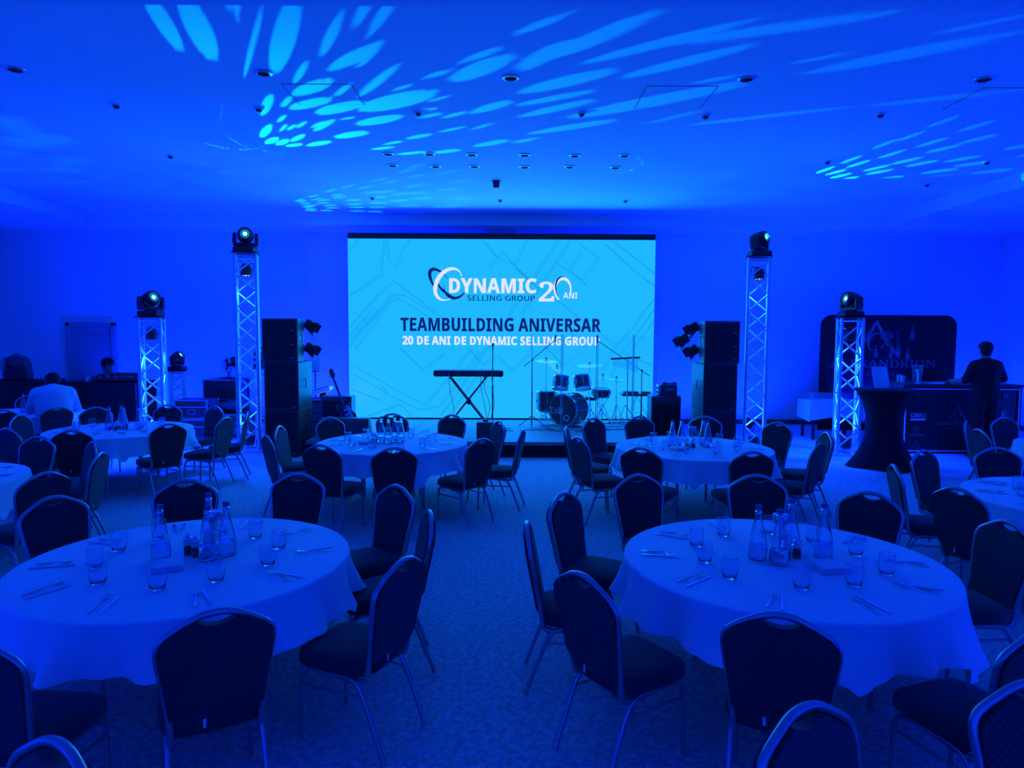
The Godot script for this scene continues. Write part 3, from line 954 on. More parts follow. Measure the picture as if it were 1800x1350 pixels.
	# label, place, turn, height, width, bays, head axis, spots
	var list := [
		["tall truss tower standing left of the speaker stack beside the guitar", Vector3(-4.66, 0, -12.05), 0.30, 3.46, 0.34, 11, Vector3(2.0, 0.9, 6.3), LT, "moving head lamp on top of the tall truss tower by the guitar", 1.0, 1.0],
		["tall truss tower standing right of the speaker stack beside the amplifier", Vector3(4.36, 0, -12.2), -0.32, 3.46, 0.34, 11, Vector3(2.4, 0.86, 2.6), RT, "moving head lamp on top of the tall truss tower by the amplifier", 1.0, 0.12],
		["short truss tower in front of the black mixing desk", Vector3(-6.27, 0, -11.9), 0.30, 2.34, 0.34, 7, Vector3(7.0, 2.6, 5.2), LS, "moving head lamp on the short truss tower by the mixing desk", 1.0, 1.0],
		["short truss tower beside the black cocktail table", Vector3(5.92, 0, -12.0), -0.25, 2.40, 0.34, 7, Vector3(-11.5, 2.05, 3.0), RS, "moving head lamp on the short truss tower by the cocktail table", 1.0, 1.0],
		["low narrow truss tower in front of the back wall near the flight cases", Vector3(-6.87, 0, -14.0), 0.35, 1.30, 0.24, 6, Vector3(3.6, 3.0, 0.2), SL, "small moving head lamp on the low truss tower near the flight cases", 0.85, 0.22],
		["low narrow truss tower half hidden behind the left speaker stack", Vector3(-4.86, 0, -13.3), 0.2, 1.40, 0.24, 6, Vector3(-0.4, 0.6, 1.0), [], "small moving head lamp half hidden behind the speaker stack", 0.85, 1.0]]
	for a in list:
		truss(a[0], a[1], a[2], a[3], a[4], a[5])
		moving_head(a[8], a[1] + Vector3(0, a[3] + 0.022, 0), a[6], a[7], a[9], HEAD_BEAM * a[10])
	for i in 4:
		var a: Array = list[i]
		var p: Vector3 = a[1]
		par_can("black LED par hanging inside the top of the " + ["tall tower by the guitar", "tall tower by the amplifier", "short tower by the mixing desk", "short tower by the cocktail table"][i], p + Vector3(0, a[3] - 0.3, 0), Vector3(0.03, -1, 0.05), TOWER_PAR, 50.0, 1.0, "", tower_blue)
		par_can("black LED par standing inside the foot of the " + ["tall tower by the guitar", "tall tower by the amplifier", "short tower by the mixing desk", "short tower by the cocktail table"][i], p + Vector3(0, 0.2, 0), Vector3(0.02, 1, -0.12), CEILING_WASH, 55.0, 1.0, "", tower_blue)
	# uplights on the floor along the back wall
	var k := 0
	for x in [-8.2, -5.3, -3.75, 3.6, 5.2, 7.9, 10.6]:
		par_can("black LED uplight on the carpet washing the back wall blue", Vector3(x, 0.19, -14.9), Vector3(0, 1.1, -1.0), WALL_WASH, 62.0, 1.0, "uplights along the back wall")
		k += 1


# ---------------------------------------------------------------- speakers and lamps beside the stage
func cabinet(label: String, at: Vector3, s: Vector3, cones: Array) -> Node3D:
	var t := thing("loudspeaker", label, "loudspeaker", at)
	obj("cabinet", Geo.new().box(Vector3(0, s.y / 2, -s.z / 2), s, 0.012), M.speaker_paint, t)
	obj("grille", Geo.new().box(Vector3(0, s.y / 2, 0.004), Vector3(s.x - 0.05, s.y - 0.06, 0.012), 0.004), M.speaker_grille, t)
	for sx in [-1, 1]:
		var g := Geo.new()
		g.tube([Vector3(sx * (s.x / 2 + 0.004), s.y * 0.45, -s.z * 0.4), Vector3(sx * (s.x / 2 + 0.03), s.y * 0.47, -s.z * 0.4), Vector3(sx * (s.x / 2 + 0.03), s.y * 0.62, -s.z * 0.4), Vector3(sx * (s.x / 2 + 0.004), s.y * 0.64, -s.z * 0.4)], 0.008, 6)
		obj("handle", g, M.black_plastic, t)
	for c in cones:
		obj("badge", Geo.new().box(Vector3(s.x * 0.36, s.y * c, 0.013), Vector3(0.05, 0.012, 0.006), 0.002), M.steel_satin, t)
	return t


func flood(label: String, at: Vector3, turn: float) -> void:
	var t := thing("stage_flood", label, "stage light", at, turn)
	# shines along local +x and down, four barn doors open
	var tilt := Basis(Vector3.BACK, -0.55)
	var b := obj("housing", Geo.new().box(Vector3(0.0, 0, 0), Vector3(0.12, 0.17, 0.2), 0.02), M.black_plastic, t)
	b.basis = tilt
	for s in [-1, 1]:
		var d := obj("barn_door", Geo.new().box(Vector3(0.115, s * 0.105, 0), Vector3(0.13, 0.006, 0.2), 0.0, Basis(Vector3.BACK, s * 0.35)), M.black_plastic, t)
		d.basis = tilt
		var e := obj("barn_door", Geo.new().box(Vector3(0.11, 0, s * 0.12), Vector3(0.12, 0.16, 0.006), 0.0, Basis(Vector3.UP, -s * 0.35)), M.black_plastic, t)
		e.basis = tilt
	var f := obj("lens", Geo.new().box(Vector3(0.062, 0, 0), Vector3(0.006, 0.12, 0.15), 0.002), M.lamp_off, t)
	f.basis = tilt
	obj("bracket", Geo.new().tube([Vector3(0, 0.0, 0.11), Vector3(-0.1, 0.03, 0.11), Vector3(-0.13, 0.03, 0.0), Vector3(-0.1, 0.03, -0.11), Vector3(0, 0.0, -0.11)], 0.008, 6), M.charcoal, t)


func speaker_stacks() -> void:
	for e in [[-3.87, -11.42, "guitar", 1], [3.55, -11.6, "amplifier", -1]]:
		var x: float = e[0]
		var z: float = e[1]
		var side: int = e[3]
		var nm: String = e[2]
		cabinet("black subwoofer at the foot of the speaker stack on the %s side" % nm, Vector3(x, 0.0, z), Vector3(0.58, 0.80, 0.78), [0.08])
		cabinet("black subwoofer in the middle of the speaker stack on the %s side" % nm, Vector3(x, 0.802, z), Vector3(0.58, 0.80, 0.78), [0.06])
		cabinet("slimmer black loudspeaker on top of the stack on the %s side" % nm, Vector3(x - side * 0.01, 1.604, z + 0.01), Vector3(0.60, 0.73, 0.36), [0.72, 0.4, 0.1])
		var p := thing("lamp_post", "short black post with lamps on the speaker stack by the %s" % nm, "post", Vector3(x + side * 0.14, 1.604, z - 0.55))
		obj("foot", Geo.new().lathe([Vector2(0.12, 0.0), Vector2(0.12, 0.015), Vector2(0.02, 0.03), Vector2(0.0, 0.03)], 16), M.black_plastic, p)
		obj("pole", Geo.new().tube([Vector3(0, 0.02, 0), Vector3(0, 0.72, 0)], 0.016), M.black_plastic, p)
		for k in 2:
			flood("black barn-door flood, %s on the post by the %s" % [["upper", "lower"][k], nm], Vector3(x + side * 0.32, 2.24 - k * 0.4, z - 0.55), 0.0 if side > 0 else PI)
	flood("black barn-door flood hanging lowest in front of the post by the amplifier", Vector3(3.0, 2.03, -11.93), PI)


# ---------------------------------------------------------------- the band
func tripod(t: Node3D, r: float, y: float, turn := 0.0) -> void:
	for k in 3:
		var a := turn + TAU * k / 3
		obj("leg", Geo.new().tube([Vector3(0, y, 0), Vector3(cos(a) * r, 0.012, sin(a) * r)], 0.008, 6).tube([Vector3(cos(a) * r * 0.55, y * 0.45, sin(a) * r * 0.55), Vector3(0, y * 0.3, 0)], 0.006, 5), M.chrome, t)


func cymbal(label: String, at: Vector3, r: float, tilt: Vector3, h := 0.0) -> void:
	var t := thing("cymbal_stand", label, "cymbal", Vector3(at.x, STAGE, at.z))
	var y := at.y - STAGE
	tripod(t, 0.19, minf(0.4, y * 0.5), at.x)
	obj("tube", Geo.new().tube([Vector3(0, 0.08, 0), Vector3(0, y * 0.6, 0)], 0.012, 8).tube([Vector3(0, y * 0.6, 0), Vector3(0, y + 0.03, 0)], 0.008, 8).ball(Vector3(0, y * 0.6, 0), Vector3.ONE * 0.022, 8, 6), M.chrome, t)
	var prof := [Vector2(r, -0.012), Vector2(r * 0.6, 0.002), Vector2(r * 0.26, 0.011), Vector2(r * 0.2, 0.026), Vector2(r * 0.1, 0.034), Vector2(0.0, 0.036)]
	var c := obj("cymbal_plate", Geo.new().lathe(prof, 28), M.cymbal_bronze, t, Vector3(0, y, 0))
	c.rotation = tilt
	if h > 0.0:
		var d := obj("lower_plate", Geo.new().lathe(prof.map(func(q): return Vector2(q.x, -q.y)), 28), M.cymbal_bronze, t, Vector3(0, y - h, 0))
		d.rotation = tilt
	obj("felt_nut", Geo.new().lathe([Vector2(0.0, 0.03), Vector2(0.018, 0.03), Vector2(0.014, 0.065), Vector2(0.0, 0.07)], 10), M.charcoal, t, Vector3(0, y, 0))


func drum(called: String, label: String, at: Vector3, r: float, depth: float, tilt: Basis, stand := false) -> Node3D:
	var t := thing(called, label, "drum", at)
	var g := obj("shell", Geo.new().lathe([Vector2(r, -depth / 2), Vector2(r, depth / 2)], 32), M.drum_shell, t)
	g.basis = tilt
	for s in [-1, 1]:
		var hp := obj("hoop", Geo.new().lathe([Vector2(r + 0.001, s * depth / 2 - 0.014), Vector2(r + 0.014, s * depth / 2 - 0.014), Vector2(r + 0.014, s * depth / 2 + 0.014), Vector2(r - 0.004, s * depth / 2 + 0.014)], 32), M.chrome, t)
		hp.basis = tilt
		var hd := obj("head", Geo.new().lathe([Vector2(r, s * (depth / 2 + 0.004)), Vector2(0.0, s * (depth / 2 + 0.006))] if s < 0 else [Vector2(r, depth / 2 + 0.004), Vector2(0.0, depth / 2 + 0.006)], 32), M.drum_head, t)
		hd.basis = tilt
	for k in 8:
		var a := TAU * k / 8
		var l := obj("lug", Geo.new().tube([Vector3(cos(a) * (r + 0.012), -depth / 2, sin(a) * (r + 0.012)), Vector3(cos(a) * (r + 0.012), depth / 2, sin(a) * (r + 0.012))], 0.005, 5).box(Vector3(cos(a) * (r + 0.008), 0, sin(a) * (r + 0.008)), Vector3(0.02, 0.05, 0.02), 0.004), M.chrome, t)
		l.basis = tilt
	if stand:
		var y := at.y - STAGE
		for k in 3:
			var a := TAU * k / 3 + 0.4
			obj("stand_leg", Geo.new().tube([Vector3(0, -y * 0.5, 0), Vector3(cos(a) * 0.25, -y + 0.012, sin(a) * 0.25)], 0.008, 6).tube([Vector3(0, -y * 0.55, 0), Vector3(cos(a) * r * 0.8, -depth / 2 - 0.01, sin(a) * r * 0.8)], 0.007, 6), M.chrome, t)
	return t


func mic_stand(label: String, at: Vector3, joint: float, boom_from: Vector3, boom_to: Vector3, round_base := false) -> void:
	var t := thing("mic_stand", label, "microphone stand", at)
	if round_base:
		obj("base", Geo.new().lathe([Vector2(0.13, 0.0), Vector2(0.13, 0.012), Vector2(0.03, 0.022), Vector2(0.0, 0.022)], 24), M.black_plastic, t)
	else:
		for k in 3:
			var a := 0.5 + TAU * k / 3
			obj("leg", Geo.new().tube([Vector3(0, 0.2, 0), Vector3(cos(a) * 0.3, 0.01, sin(a) * 0.3)], 0.008, 6), M.black_plastic, t)
	obj("pole", Geo.new().tube([Vector3(0, 0.01, 0), Vector3(0, joint * 0.55, 0)], 0.014, 8).tube([Vector3(0, joint * 0.55, 0), Vector3(0, joint, 0)], 0.009, 8), M.black_plastic, t)
	var tip := Vector3(0, joint, 0)
	var d := Vector3.UP
	if boom_from != boom_to:
		obj("boom", Geo.new().tube([boom_from - at, boom_to - at], 0.007, 6).ball(tip, Vector3.ONE * 0.025, 8, 6), M.black_plastic, t)
		tip = boom_to - at
		d = Vector3(0, 0.2, 0.1).normalized()
	obj("microphone", Geo.new().tube([tip - d * 0.06, tip + d * 0.06, tip + d * 0.065, tip + d * 0.11], [0.009, 0.014, 0.02, 0.012], 10), M.charcoal, t)


func cable(label: String, pts: Array, r := 0.006, m: Material = null, group := "") -> void:
	var o := obj("cable", Geo.new().tube(smooth(pts, 5), r, 6), m if m else M.cable_black)
	tag(o, label, "cable", group)


func band() -> void:
	# keyboard and its crossed stand
	var k := thing("keyboard", "long black stage keyboard lying on a crossed stand", "keyboard", Vector3(-0.85, STAGE + 1.0, -13.4))
	obj("body", Geo.new().box(Vector3(0, 0.06, 0), Vector3(1.36, 0.12, 0.34), 0.02), M.black_plastic, k)
	obj("rear_panel", Geo.new().box(Vector3(0.05, 0.06, 0.172), Vector3(0.95, 0.035, 0.006), 0.002), M.charcoal, k)
	for i in 9:
		obj("socket", Geo.new().box(Vector3(0.18 + i * 0.05, 0.062, 0.176), Vector3(0.02, 0.014, 0.006), 0.002), M.steel_satin, k)
	obj("maker_plate", Geo.new().box(Vector3(-0.52, 0.06, 0.172), Vector3(0.18, 0.025, 0.004), 0.001), M.print_grey, k)
	for i in 36:
		obj("white_key", Geo.new().box(Vector3(-0.595 + i * 0.034, 0.123, -0.09), Vector3(0.031, 0.012, 0.14), 0.002), M.white_panel, k)
	for x in [-0.6, -0.52, 0.3, 0.36, 0.62]:
		obj("foot", Geo.new().box(Vector3(x, -0.006, 0.08), Vector3(0.03, 0.012, 0.03)), M.black_plastic, k)
	var s := thing("keyboard_stand", "crossed X stand under the stage keyboard", "stand", Vector3(-0.86, STAGE, -13.4))
	for z in [-0.09, 0.09]:
		obj("cross_leg", Geo.new().tube([Vector3(-0.34, 0.965, z), Vector3(0.40, 0.03, z)], 0.017, 8), M.charcoal, s)
		obj("cross_leg", Geo.new().tube([Vector3(0.34, 0.965, z * 0.6), Vector3(-0.40, 0.03, z * 0.6)], 0.017, 8), M.charcoal, s)
	obj("hub", Geo.new().tube([Vector3(0.02, 0.5, -0.12), Vector3(0.02, 0.5, 0.125)], 0.05, 16), M.black_plastic, s)
	for x in [-0.34, 0.34]:
		obj("top_bar", Geo.new().box(Vector3(x, 0.972, 0), Vector3(0.05, 0.03, 0.36), 0.01), M.black_plastic, s)
	for x in [-0.4, 0.4]:
		obj("foot_bar", Geo.new().box(Vector3(x, 0.017, 0), Vector3(0.05, 0.03, 0.42), 0.01), M.black_plastic, s)
	for c in [[-1.23, [0, 0.35, -0.2, 0.0]], [-0.62, [0.0, 0.4, 0.15, 0.05]], [-0.55, [0.02, 0.45, 0.05, -0.1]], [-0.40, [-0.05, 0.5, -0.12, -0.2]]]:
		cable("thin cable hanging from the back of the stage keyboard", [Vector3(c[0], STAGE + 1.06, -13.215), Vector3(c[0] + 0.03, STAGE + 0.75, -13.17), Vector3(c[0] + 0.1 + c[1][0], STAGE + 0.4, -13.2), Vector3(c[0] + 0.12 + c[1][3], STAGE + 0.011, -13.18), Vector3(c[0] + 0.2 + c[1][3], STAGE + 0.011, -13.5)], 0.005, M.cable_pale, "cables hanging from the keyboard")
	mic_stand("straight black microphone stand in front of the keyboard", Vector3(-0.37, STAGE, -13.0), 1.55, Vector3.ZERO, Vector3.ZERO, true)
	mic_stand("black boom stand reaching over the drums from the keyboard side", Vector3(0.40, STAGE, -13.62), 1.31, Vector3(0.24, 1.46, -13.62), Vector3(0.86, 1.99, -13.62))
	mic_stand("black boom stand reaching over the drums from the amplifier side", Vector3(2.66, STAGE, -13.98), 1.10, Vector3(2.82, 1.26, -13.98), Vector3(1.74, 1.98, -13.98))
	var bx := thing("monitor_box", "small black box monitor on the front edge of the stage", "loudspeaker", Vector3(-0.44, STAGE, -11.85))
	obj("cabinet", Geo.new().box(Vector3(0, 0.15, 0), Vector3(0.34, 0.3, 0.28), 0.012), M.speaker_paint, bx)
	obj("grille", Geo.new().box(Vector3(0, 0.15, -0.142), Vector3(0.29, 0.25, 0.01), 0.004), M.speaker_grille, bx)
	obj("mounting_cup", Geo.new().lathe([Vector2(0.05, 0.3), Vector2(0.05, 0.33), Vector2(0.0, 0.33)], 14), M.black_plastic, bx, Vector3(-0.02, 0, -0.05))
	# wedge monitor
	var w := thing("wedge_monitor", "black wedge-shaped floor monitor on the stage by the guitar", "loudspeaker", Vector3(-2.90, STAGE, -11.88), 0.08)
	var wg := Geo.new()
	wg.x = Transform3D(Basis(Vector3.UP, PI / 2), Vector3(-0.42, 0, 0))
	wg.extrude(PackedVector2Array([Vector2(-0.26, 0.0), Vector2(0.26, 0.0), Vector2(0.26, 0.06), Vector2(-0.02, 0.36), Vector2(-0.2, 0.36), Vector2(-0.26, 0.28)]), 0.0, 0.84, 0.012)
	obj("cabinet", wg, M.speaker_paint, w)
	obj("grille", Geo.new().box(Vector3(0, 0.215, -0.125), Vector3(0.78, 0.006, 0.38), 0.0, Basis(Vector3.RIGHT, -0.82)), M.speaker_grille, w)
	# guitar amplifier with the guitar leaning on it
	amp("black guitar amplifier cabinet behind the leaning guitar", Vector3(-3.22, STAGE, -12.62), Vector3(0.56, 0.66, 0.34))
	amp("black bass amplifier cabinet between the drums and the right speakers", Vector3(2.82, STAGE, -12.62), Vector3(0.54, 0.7, 0.42))
	var hd := thing("mixer_case", "small open metal-edged mixer case on the bass amplifier", "mixer", Vector3(2.84, STAGE + 0.715, -12.62), -0.1)
	obj("case", Geo.new().box(Vector3(0.05, 0.1, 0), Vector3(0.30, 0.2, 0.3), 0.012), M.case_lamina, hd)
	obj("control_panel", Geo.new().box(Vector3(-0.12, 0.1, 0), Vector3(0.05, 0.19, 0.28), 0.006), M.case_edge, hd)
	for i in 2:
		for j in 3:
			obj("knob", Geo.new().tube([Vector3(-0.145, 0.06 + i * 0.07, -0.09 + j * 0.09), Vector3(-0.16, 0.06 + i * 0.07, -0.09 + j * 0.09)], 0.018, 10), M.black_plastic, hd)
	obj("name_plate", Geo.new().box(Vector3(0.06, 0.11, 0.152), Vector3(0.14, 0.04, 0.006), 0.002), M.print_dim, hd)
	var hp := thing("headphones", "black headphones lying on the mixer case", "headphones", Vector3(2.92, STAGE + 0.917, -12.62))
	obj("band", Geo.new().tube(arc(Vector2.ZERO, 0.09, 0.075, 0, 0, 180, 14).map(func(q): return Vector3(q.x, 0.02, q.y)), 0.01, 6), M.black_plastic, hp)
	for sx in [-1, 1]:
		obj("ear_cup", Geo.new().lathe([Vector2(0.0, 0.0), Vector2(0.042, 0.0), Vector2(0.045, 0.03), Vector2(0.0, 0.045)], 14), M.black_plastic, hp, Vector3(sx * 0.09, 0.0, 0.0))
	guitar()
	keys_rack()
	# drums
	var yaw := Basis(Vector3.UP, -0.62)
	var b := drum("bass_drum", "large bass drum with a dark logo front behind the clear shield", Vector3(1.14, STAGE + 0.335, -13.62), 0.31, 0.44, yaw * Basis(Vector3.RIGHT, PI / 2))
	var front := obj("front_skin", Geo.new().lathe([Vector2(0.298, 0.0), Vector2(0.0, 0.004)], 36), M.drum_head_dark, b)
	front.basis = yaw * Basis(Vector3.RIGHT, PI / 2)
	front.position = yaw * Vector3(0, 0, 0.228)
	var lg := lettering("skin_lettering", "Toli", 0.30, M.print_white, b, Vector3.ZERO, "Droid Serif", 400)
	lg.basis = yaw * lg.basis
	lg.position = yaw * Vector3(-0.15, -0.02, 0.236)
	var port := obj("port_ring", Geo.new().tube(arc(Vector2(0.09, -0.15), 0.055, 0.055, 0, 0, 345, 20).map(func(q): return Vector3(q.x, q.y, 0.236)), 0.009, 6), M.print_white, b)
	port.basis = yaw
	for sx in [-1, 1]:
		var sp := obj("spur", Geo.new().tube([Vector3(sx * 0.27, -0.12, 0.05), Vector3(sx * 0.42, -0.325, 0.16)], 0.008, 6), M.chrome, b)
		sp.basis = yaw
	drum("rack_tom", "smaller rack tom mounted above the bass drum, keyboard side", Vector3(0.98, STAGE + 0.86, -13.68), 0.15, 0.24, Basis(Vector3.RIGHT, -0.3) * Basis(Vector3.BACK, -0.1))
	drum("rack_tom", "larger rack tom mounted above the bass drum, amplifier side", Vector3(1.42, STAGE + 0.86, -13.78), 0.165, 0.26, Basis(Vector3.RIGHT, -0.3) * Basis(Vector3.BACK, 0.1))
	drum("floor_tom", "deep floor tom behind the bass drum on the keyboard side", Vector3(0.72, STAGE + 0.46, -14.05), 0.2, 0.4, Basis(), true)
	drum("snare_drum", "shallow snare drum on a stand right of the bass drum", Vector3(1.80, STAGE + 0.66, -13.75), 0.18, 0.15, Basis(Vector3.RIGHT, 0.05), true)
	cymbal("high crash cymbal on the keyboard side of the drums", Vector3(0.70, 1.56, -14.0), 0.23, Vector3(0.12, 0, -0.04))
	cymbal("steeply tilted cymbal below the high crash cymbal", Vector3(0.93, 1.40, -14.15), 0.21, Vector3(0.25, 0, -0.5))
	cymbal("large ride cymbal above the middle of the drums", Vector3(1.60, 1.47, -14.1), 0.26, Vector3(0.1, 0, 0.04))
	cymbal("small splash cymbal right of the ride cymbal", Vector3(1.90, 1.22, -14.28), 0.13, Vector3(0.1, 0, 0.05))
	cymbal("pair of hi-hat cymbals beside the percussion table", Vector3(2.16, 1.18, -14.1), 0.19, Vector3(0.06, 0, 0), 0.03)
	var th := thing("drum_stool", "round padded drum stool behind the drums", "stool", Vector3(1.65, STAGE, -14.3))
	obj("cushion", Geo.new().lathe([Vector2(0.0, 0.46), Vector2(0.15, 0.46), Vector2(0.17, 0.49), Vector2(0.16, 0.53), Vector2(0.0, 0.54)], 20), M.black_plastic, th)
	obj("column", Geo.new().tube([Vector3(0, 0.1, 0), Vector3(0, 0.47, 0)], 0.018, 8), M.chrome, th)
	tripod(th, 0.24, 0.26)
	# chimes
	var c := thing("bar_chimes", "row of hanging bar chimes on a stand behind the clear shield", "chimes", Vector3(2.28, STAGE, -13.72), 0.12)
	obj("beam", Geo.new().box(Vector3(0, 1.36, 0), Vector3(0.6, 0.035, 0.05), 0.006, Basis(Vector3.BACK, 0.05)), M.charcoal, c)
	for i in 20:
		var x := -0.25 + i * 0.026
		var l := 0.1 + i * 0.0085
		obj("chime_tube", Geo.new().tube([Vector3(x, 1.325 + x * 0.05, 0), Vector3(x, 1.325 + x * 0.05 - l, 0)], 0.0055, 6), M.chrome, c)
	obj("pole", Geo.new().tube([Vector3(0.06, 0.1, -0.05), Vector3(0.06, 1.37, -0.05)], 0.013, 8), M.chrome, c)
	tripod(c, 0.3, 0.42, 0.3)
	# percussion table
	var p := thing("percussion_table", "dark percussion tray with pads on a stand beside the drums", "table", Vector3(2.62, STAGE, -14.33))
	obj("tray", Geo.new().box(Vector3(0, 0.58, 0), Vector3(0.66, 0.05, 0.36), 0.012), M.black_plastic, p)
	obj("pad", Geo.new().box(Vector3(-0.12, 0.625, 0), Vector3(0.3, 0.04, 0.24), 0.01), M.charcoal, p)
	obj("pad", Geo.new().lathe([Vector2(0.1, 0.605), Vector2(0.1, 0.64), Vector2(0.0, 0.645)], 18), M.charcoal, p, Vector3(0.2, 0, 0))
	tripod(p, 0.3, 0.56)
	# shield of clear panels, hinged in a fold
	var E := [Vector3(0.37, 0, -13.28), Vector3(0.95, 0, -12.98), Vector3(1.61, 0, -12.92), Vector3(2.36, 0, -13.28), Vector3(2.92, 0, -13.75)]
	for i in 4:
		var a: Vector3 = E[i]
		var z: Vector3 = E[i + 1]
		var L := a.distance_to(z) - 0.02
		var s2 := thing("shield_panel", ["clear drum shield panel nearest the keyboard", "clear drum shield panel in front of the bass drum", "clear drum shield panel in front of the snare drum", "clear drum shield panel in front of the chimes"][i], "drum shield", Vector3((a.x + z.x) / 2, STAGE, (a.z + z.z) / 2), -atan2(z.z - a.z, z.x - a.x))
		obj("pane", Geo.new().quad_pane(L - 0.02, 0.01, 1.82), M.acrylic, s2)
		for sx in [-1, 1]:
			obj("edge_strip", Geo.new().box(Vector3(sx * (L / 2 - 0.006), 0.915, 0), Vector3(0.012, 1.82, 0.012), 0.002), M.acrylic_edge, s2)
		obj("bottom_strip", Geo.new().box(Vector3(0, 0.006, 0), Vector3(L - 0.026, 0.012, 0.016), 0.002), M.acrylic_edge, s2)
	# cables on the stage floor
	for i in 14:
		var x0 := rng.randf_range(-0.2, 2.4)
		var z0 := rng.randf_range(-14.2, -12.7)
		var y := STAGE + 0.009 + i * 0.0006
		var pts := [Vector3(x0, y, z0)]
		var an := rng.randf() * TAU
		for j in 7:
			an += rng.randf_range(-0.9, 0.9)
			var q: Vector3 = pts[-1] + Vector3(cos(an), 0, sin(an) * 0.6) * 0.2
			q.x = clampf(q.x, -0.3, 2.4)
			q.z = clampf(q.z, -14.3, -12.75)
			pts.append(q)
		cable("black cable lying in the tangle on the stage between keyboard and drums", pts, 0.006, null, "cables tangled on the stage floor")


func amp(label: String, at: Vector3, s: Vector3) -> void:
	var t := thing("amplifier", label, "amplifier", at)
	obj("cabinet", Geo.new().box(Vector3(0, s.y / 2 + 0.012, 0), s, 0.015), M.speaker_paint, t)
	obj("grille", Geo.new().box(Vector3(0, s.y * 0.44, s.z / 2 + 0.004), Vector3(s.x - 0.06, s.y * 0.76, 0.01), 0.004), M.speaker_grille, t)
	obj("control_strip", Geo.new().box(Vector3(0, s.y * 0.92, s.z / 2 + 0.004), Vector3(s.x - 0.06, s.y * 0.09, 0.01), 0.004), M.charcoal, t)
	for i in 6:
		obj("knob", Geo.new().tube([Vector3(-s.x * 0.35 + i * s.x * 0.13, s.y * 0.92, s.z / 2 + 0.008), Vector3(-s.x * 0.35 + i * s.x * 0.13, s.y * 0.92, s.z / 2 + 0.025)], 0.01, 8), M.steel_satin, t)
	for sx in [-1, 1]:
		for sz in [-1, 1]:
			obj("foot", Geo.new().box(Vector3(sx * s.x * 0.4, 0.006, sz * s.z * 0.35), Vector3(0.04, 0.012, 0.04)), M.black_plastic, t)


func guitar() -> void:
	var t := thing("electric_guitar", "dark electric guitar tilted on a stand before the amplifier", "guitar", Vector3(-2.92, STAGE + 0.21, -12.28))
	t.rotation = Vector3(-0.12, 0.1, 0.36)
	t.scale = Vector3.ONE * 0.88
	# body outline in x, y; neck up
	var half := [Vector2(0.0, 0.0), Vector2(0.10, 0.012), Vector2(0.16, 0.06), Vector2(0.165, 0.13), Vector2(0.125, 0.20), Vector2(0.115, 0.25), Vector2(0.14, 0.31), Vector2(0.145, 0.36), Vector2(0.125, 0.40), Vector2(0.09, 0.37), Vector2(0.045, 0.36)]
	var poly := PackedVector2Array()
	for q in half:
		poly.append(q)
	for i in range(half.size() - 1, 0, -1):
		var q: Vector2 = half[i]
		poly.append(Vector2(-q.x, q.y + (0.04 if i in [7, 8, 9] else 0.0)))
	obj("body", Geo.new().extrude(poly, -0.02, 0.024, 0.008), M.guitar_lacquer, t)
	var n := obj("neck", Geo.new().box(Vector3(0, 0.66, 0.03), Vector3(0.05, 0.66, 0.024), 0.006), M.guitar_neck, t)
	for i in 14:
		obj("fret", Geo.new().box(Vector3(0, 0.42 + 0.56 * (1.0 - pow(0.93, i)) / (1.0 - pow(0.93, 14)), 0.043), Vector3(0.048, 0.003, 0.003)), M.chrome, n)
	var h := obj("headstock", Geo.new().extrude(PackedVector2Array([Vector2(-0.026, 0.98), Vector2(0.026, 0.98), Vector2(0.055, 1.04), Vector2(0.045, 1.17), Vector2(-0.01, 1.19), Vector2(-0.04, 1.12), Vector2(-0.04, 1.02)]), 0.012, 0.03, 0.003), M.guitar_lacquer, t)
	for i in 6:
		var sx := -1 if i < 3 else 1
		obj("tuning_peg", Geo.new().tube([Vector3(sx * 0.03, 1.03 + (i % 3) * 0.045, 0.02), Vector3(sx * 0.075, 1.03 + (i % 3) * 0.045, 0.02)], 0.007, 6), M.chrome, h)
	var rimline := []
	for q in poly:
		rimline.append(Vector3(q.x, q.y, 0.02))
	obj("binding", Geo.new().tube(rimline, 0.0035, 5, true), M.white_panel, t)
	var st := thing("guitar_stand", "low black stand carrying the electric guitar", "stand", Vector3(-2.95, STAGE, -12.3))
	for sx in [-1, 1]:
		obj("leg", Geo.new().tube([Vector3(0, 0.3, -0.06), Vector3(sx * 0.15, 0.012, 0.06)], 0.009, 6), M.black_plastic, st)
		obj("cradle_arm", Geo.new().tube([Vector3(sx * 0.05, 0.19, -0.02), Vector3(sx * 0.08, 0.19, 0.07), Vector3(sx * 0.08, 0.21, 0.08)], 0.008, 6), M.black_plastic, st)
	obj("leg", Geo.new().tube([Vector3(0, 0.3, -0.06), Vector3(0, 0.012, -0.1)], 0.009, 6).tube([Vector3(-0.05, 0.19, -0.02), Vector3(0.05, 0.19, -0.02)], 0.008, 6), M.black_plastic, st)
	obj("bridge", Geo.new().box(Vector3(0, 0.12, 0.03), Vector3(0.085, 0.025, 0.014), 0.003), M.chrome, t)
	for y in [0.18, 0.28]:
		obj("pickup", Geo.new().box(Vector3(0, y, 0.028), Vector3(0.08, 0.032, 0.012), 0.003), M.chrome, t)
	obj("pickguard", Geo.new().extrude(PackedVector2Array([Vector2(0.03, 0.36), Vector2(0.105, 0.33), Vector2(0.095, 0.2), Vector2(0.11, 0.1), Vector2(0.06, 0.06), Vector2(0.045, 0.2)]), 0.024, 0.027), M.white_panel, t)
	obj("string", Geo.new().box(Vector3(-0.01, 0.55, 0.047), Vector3(0.0012, 0.88, 0.0012)), M.chrome, t)
	obj("string", Geo.new().box(Vector3(0.01, 0.55, 0.047), Vector3(0.0012, 0.88, 0.0012)), M.chrome, t)


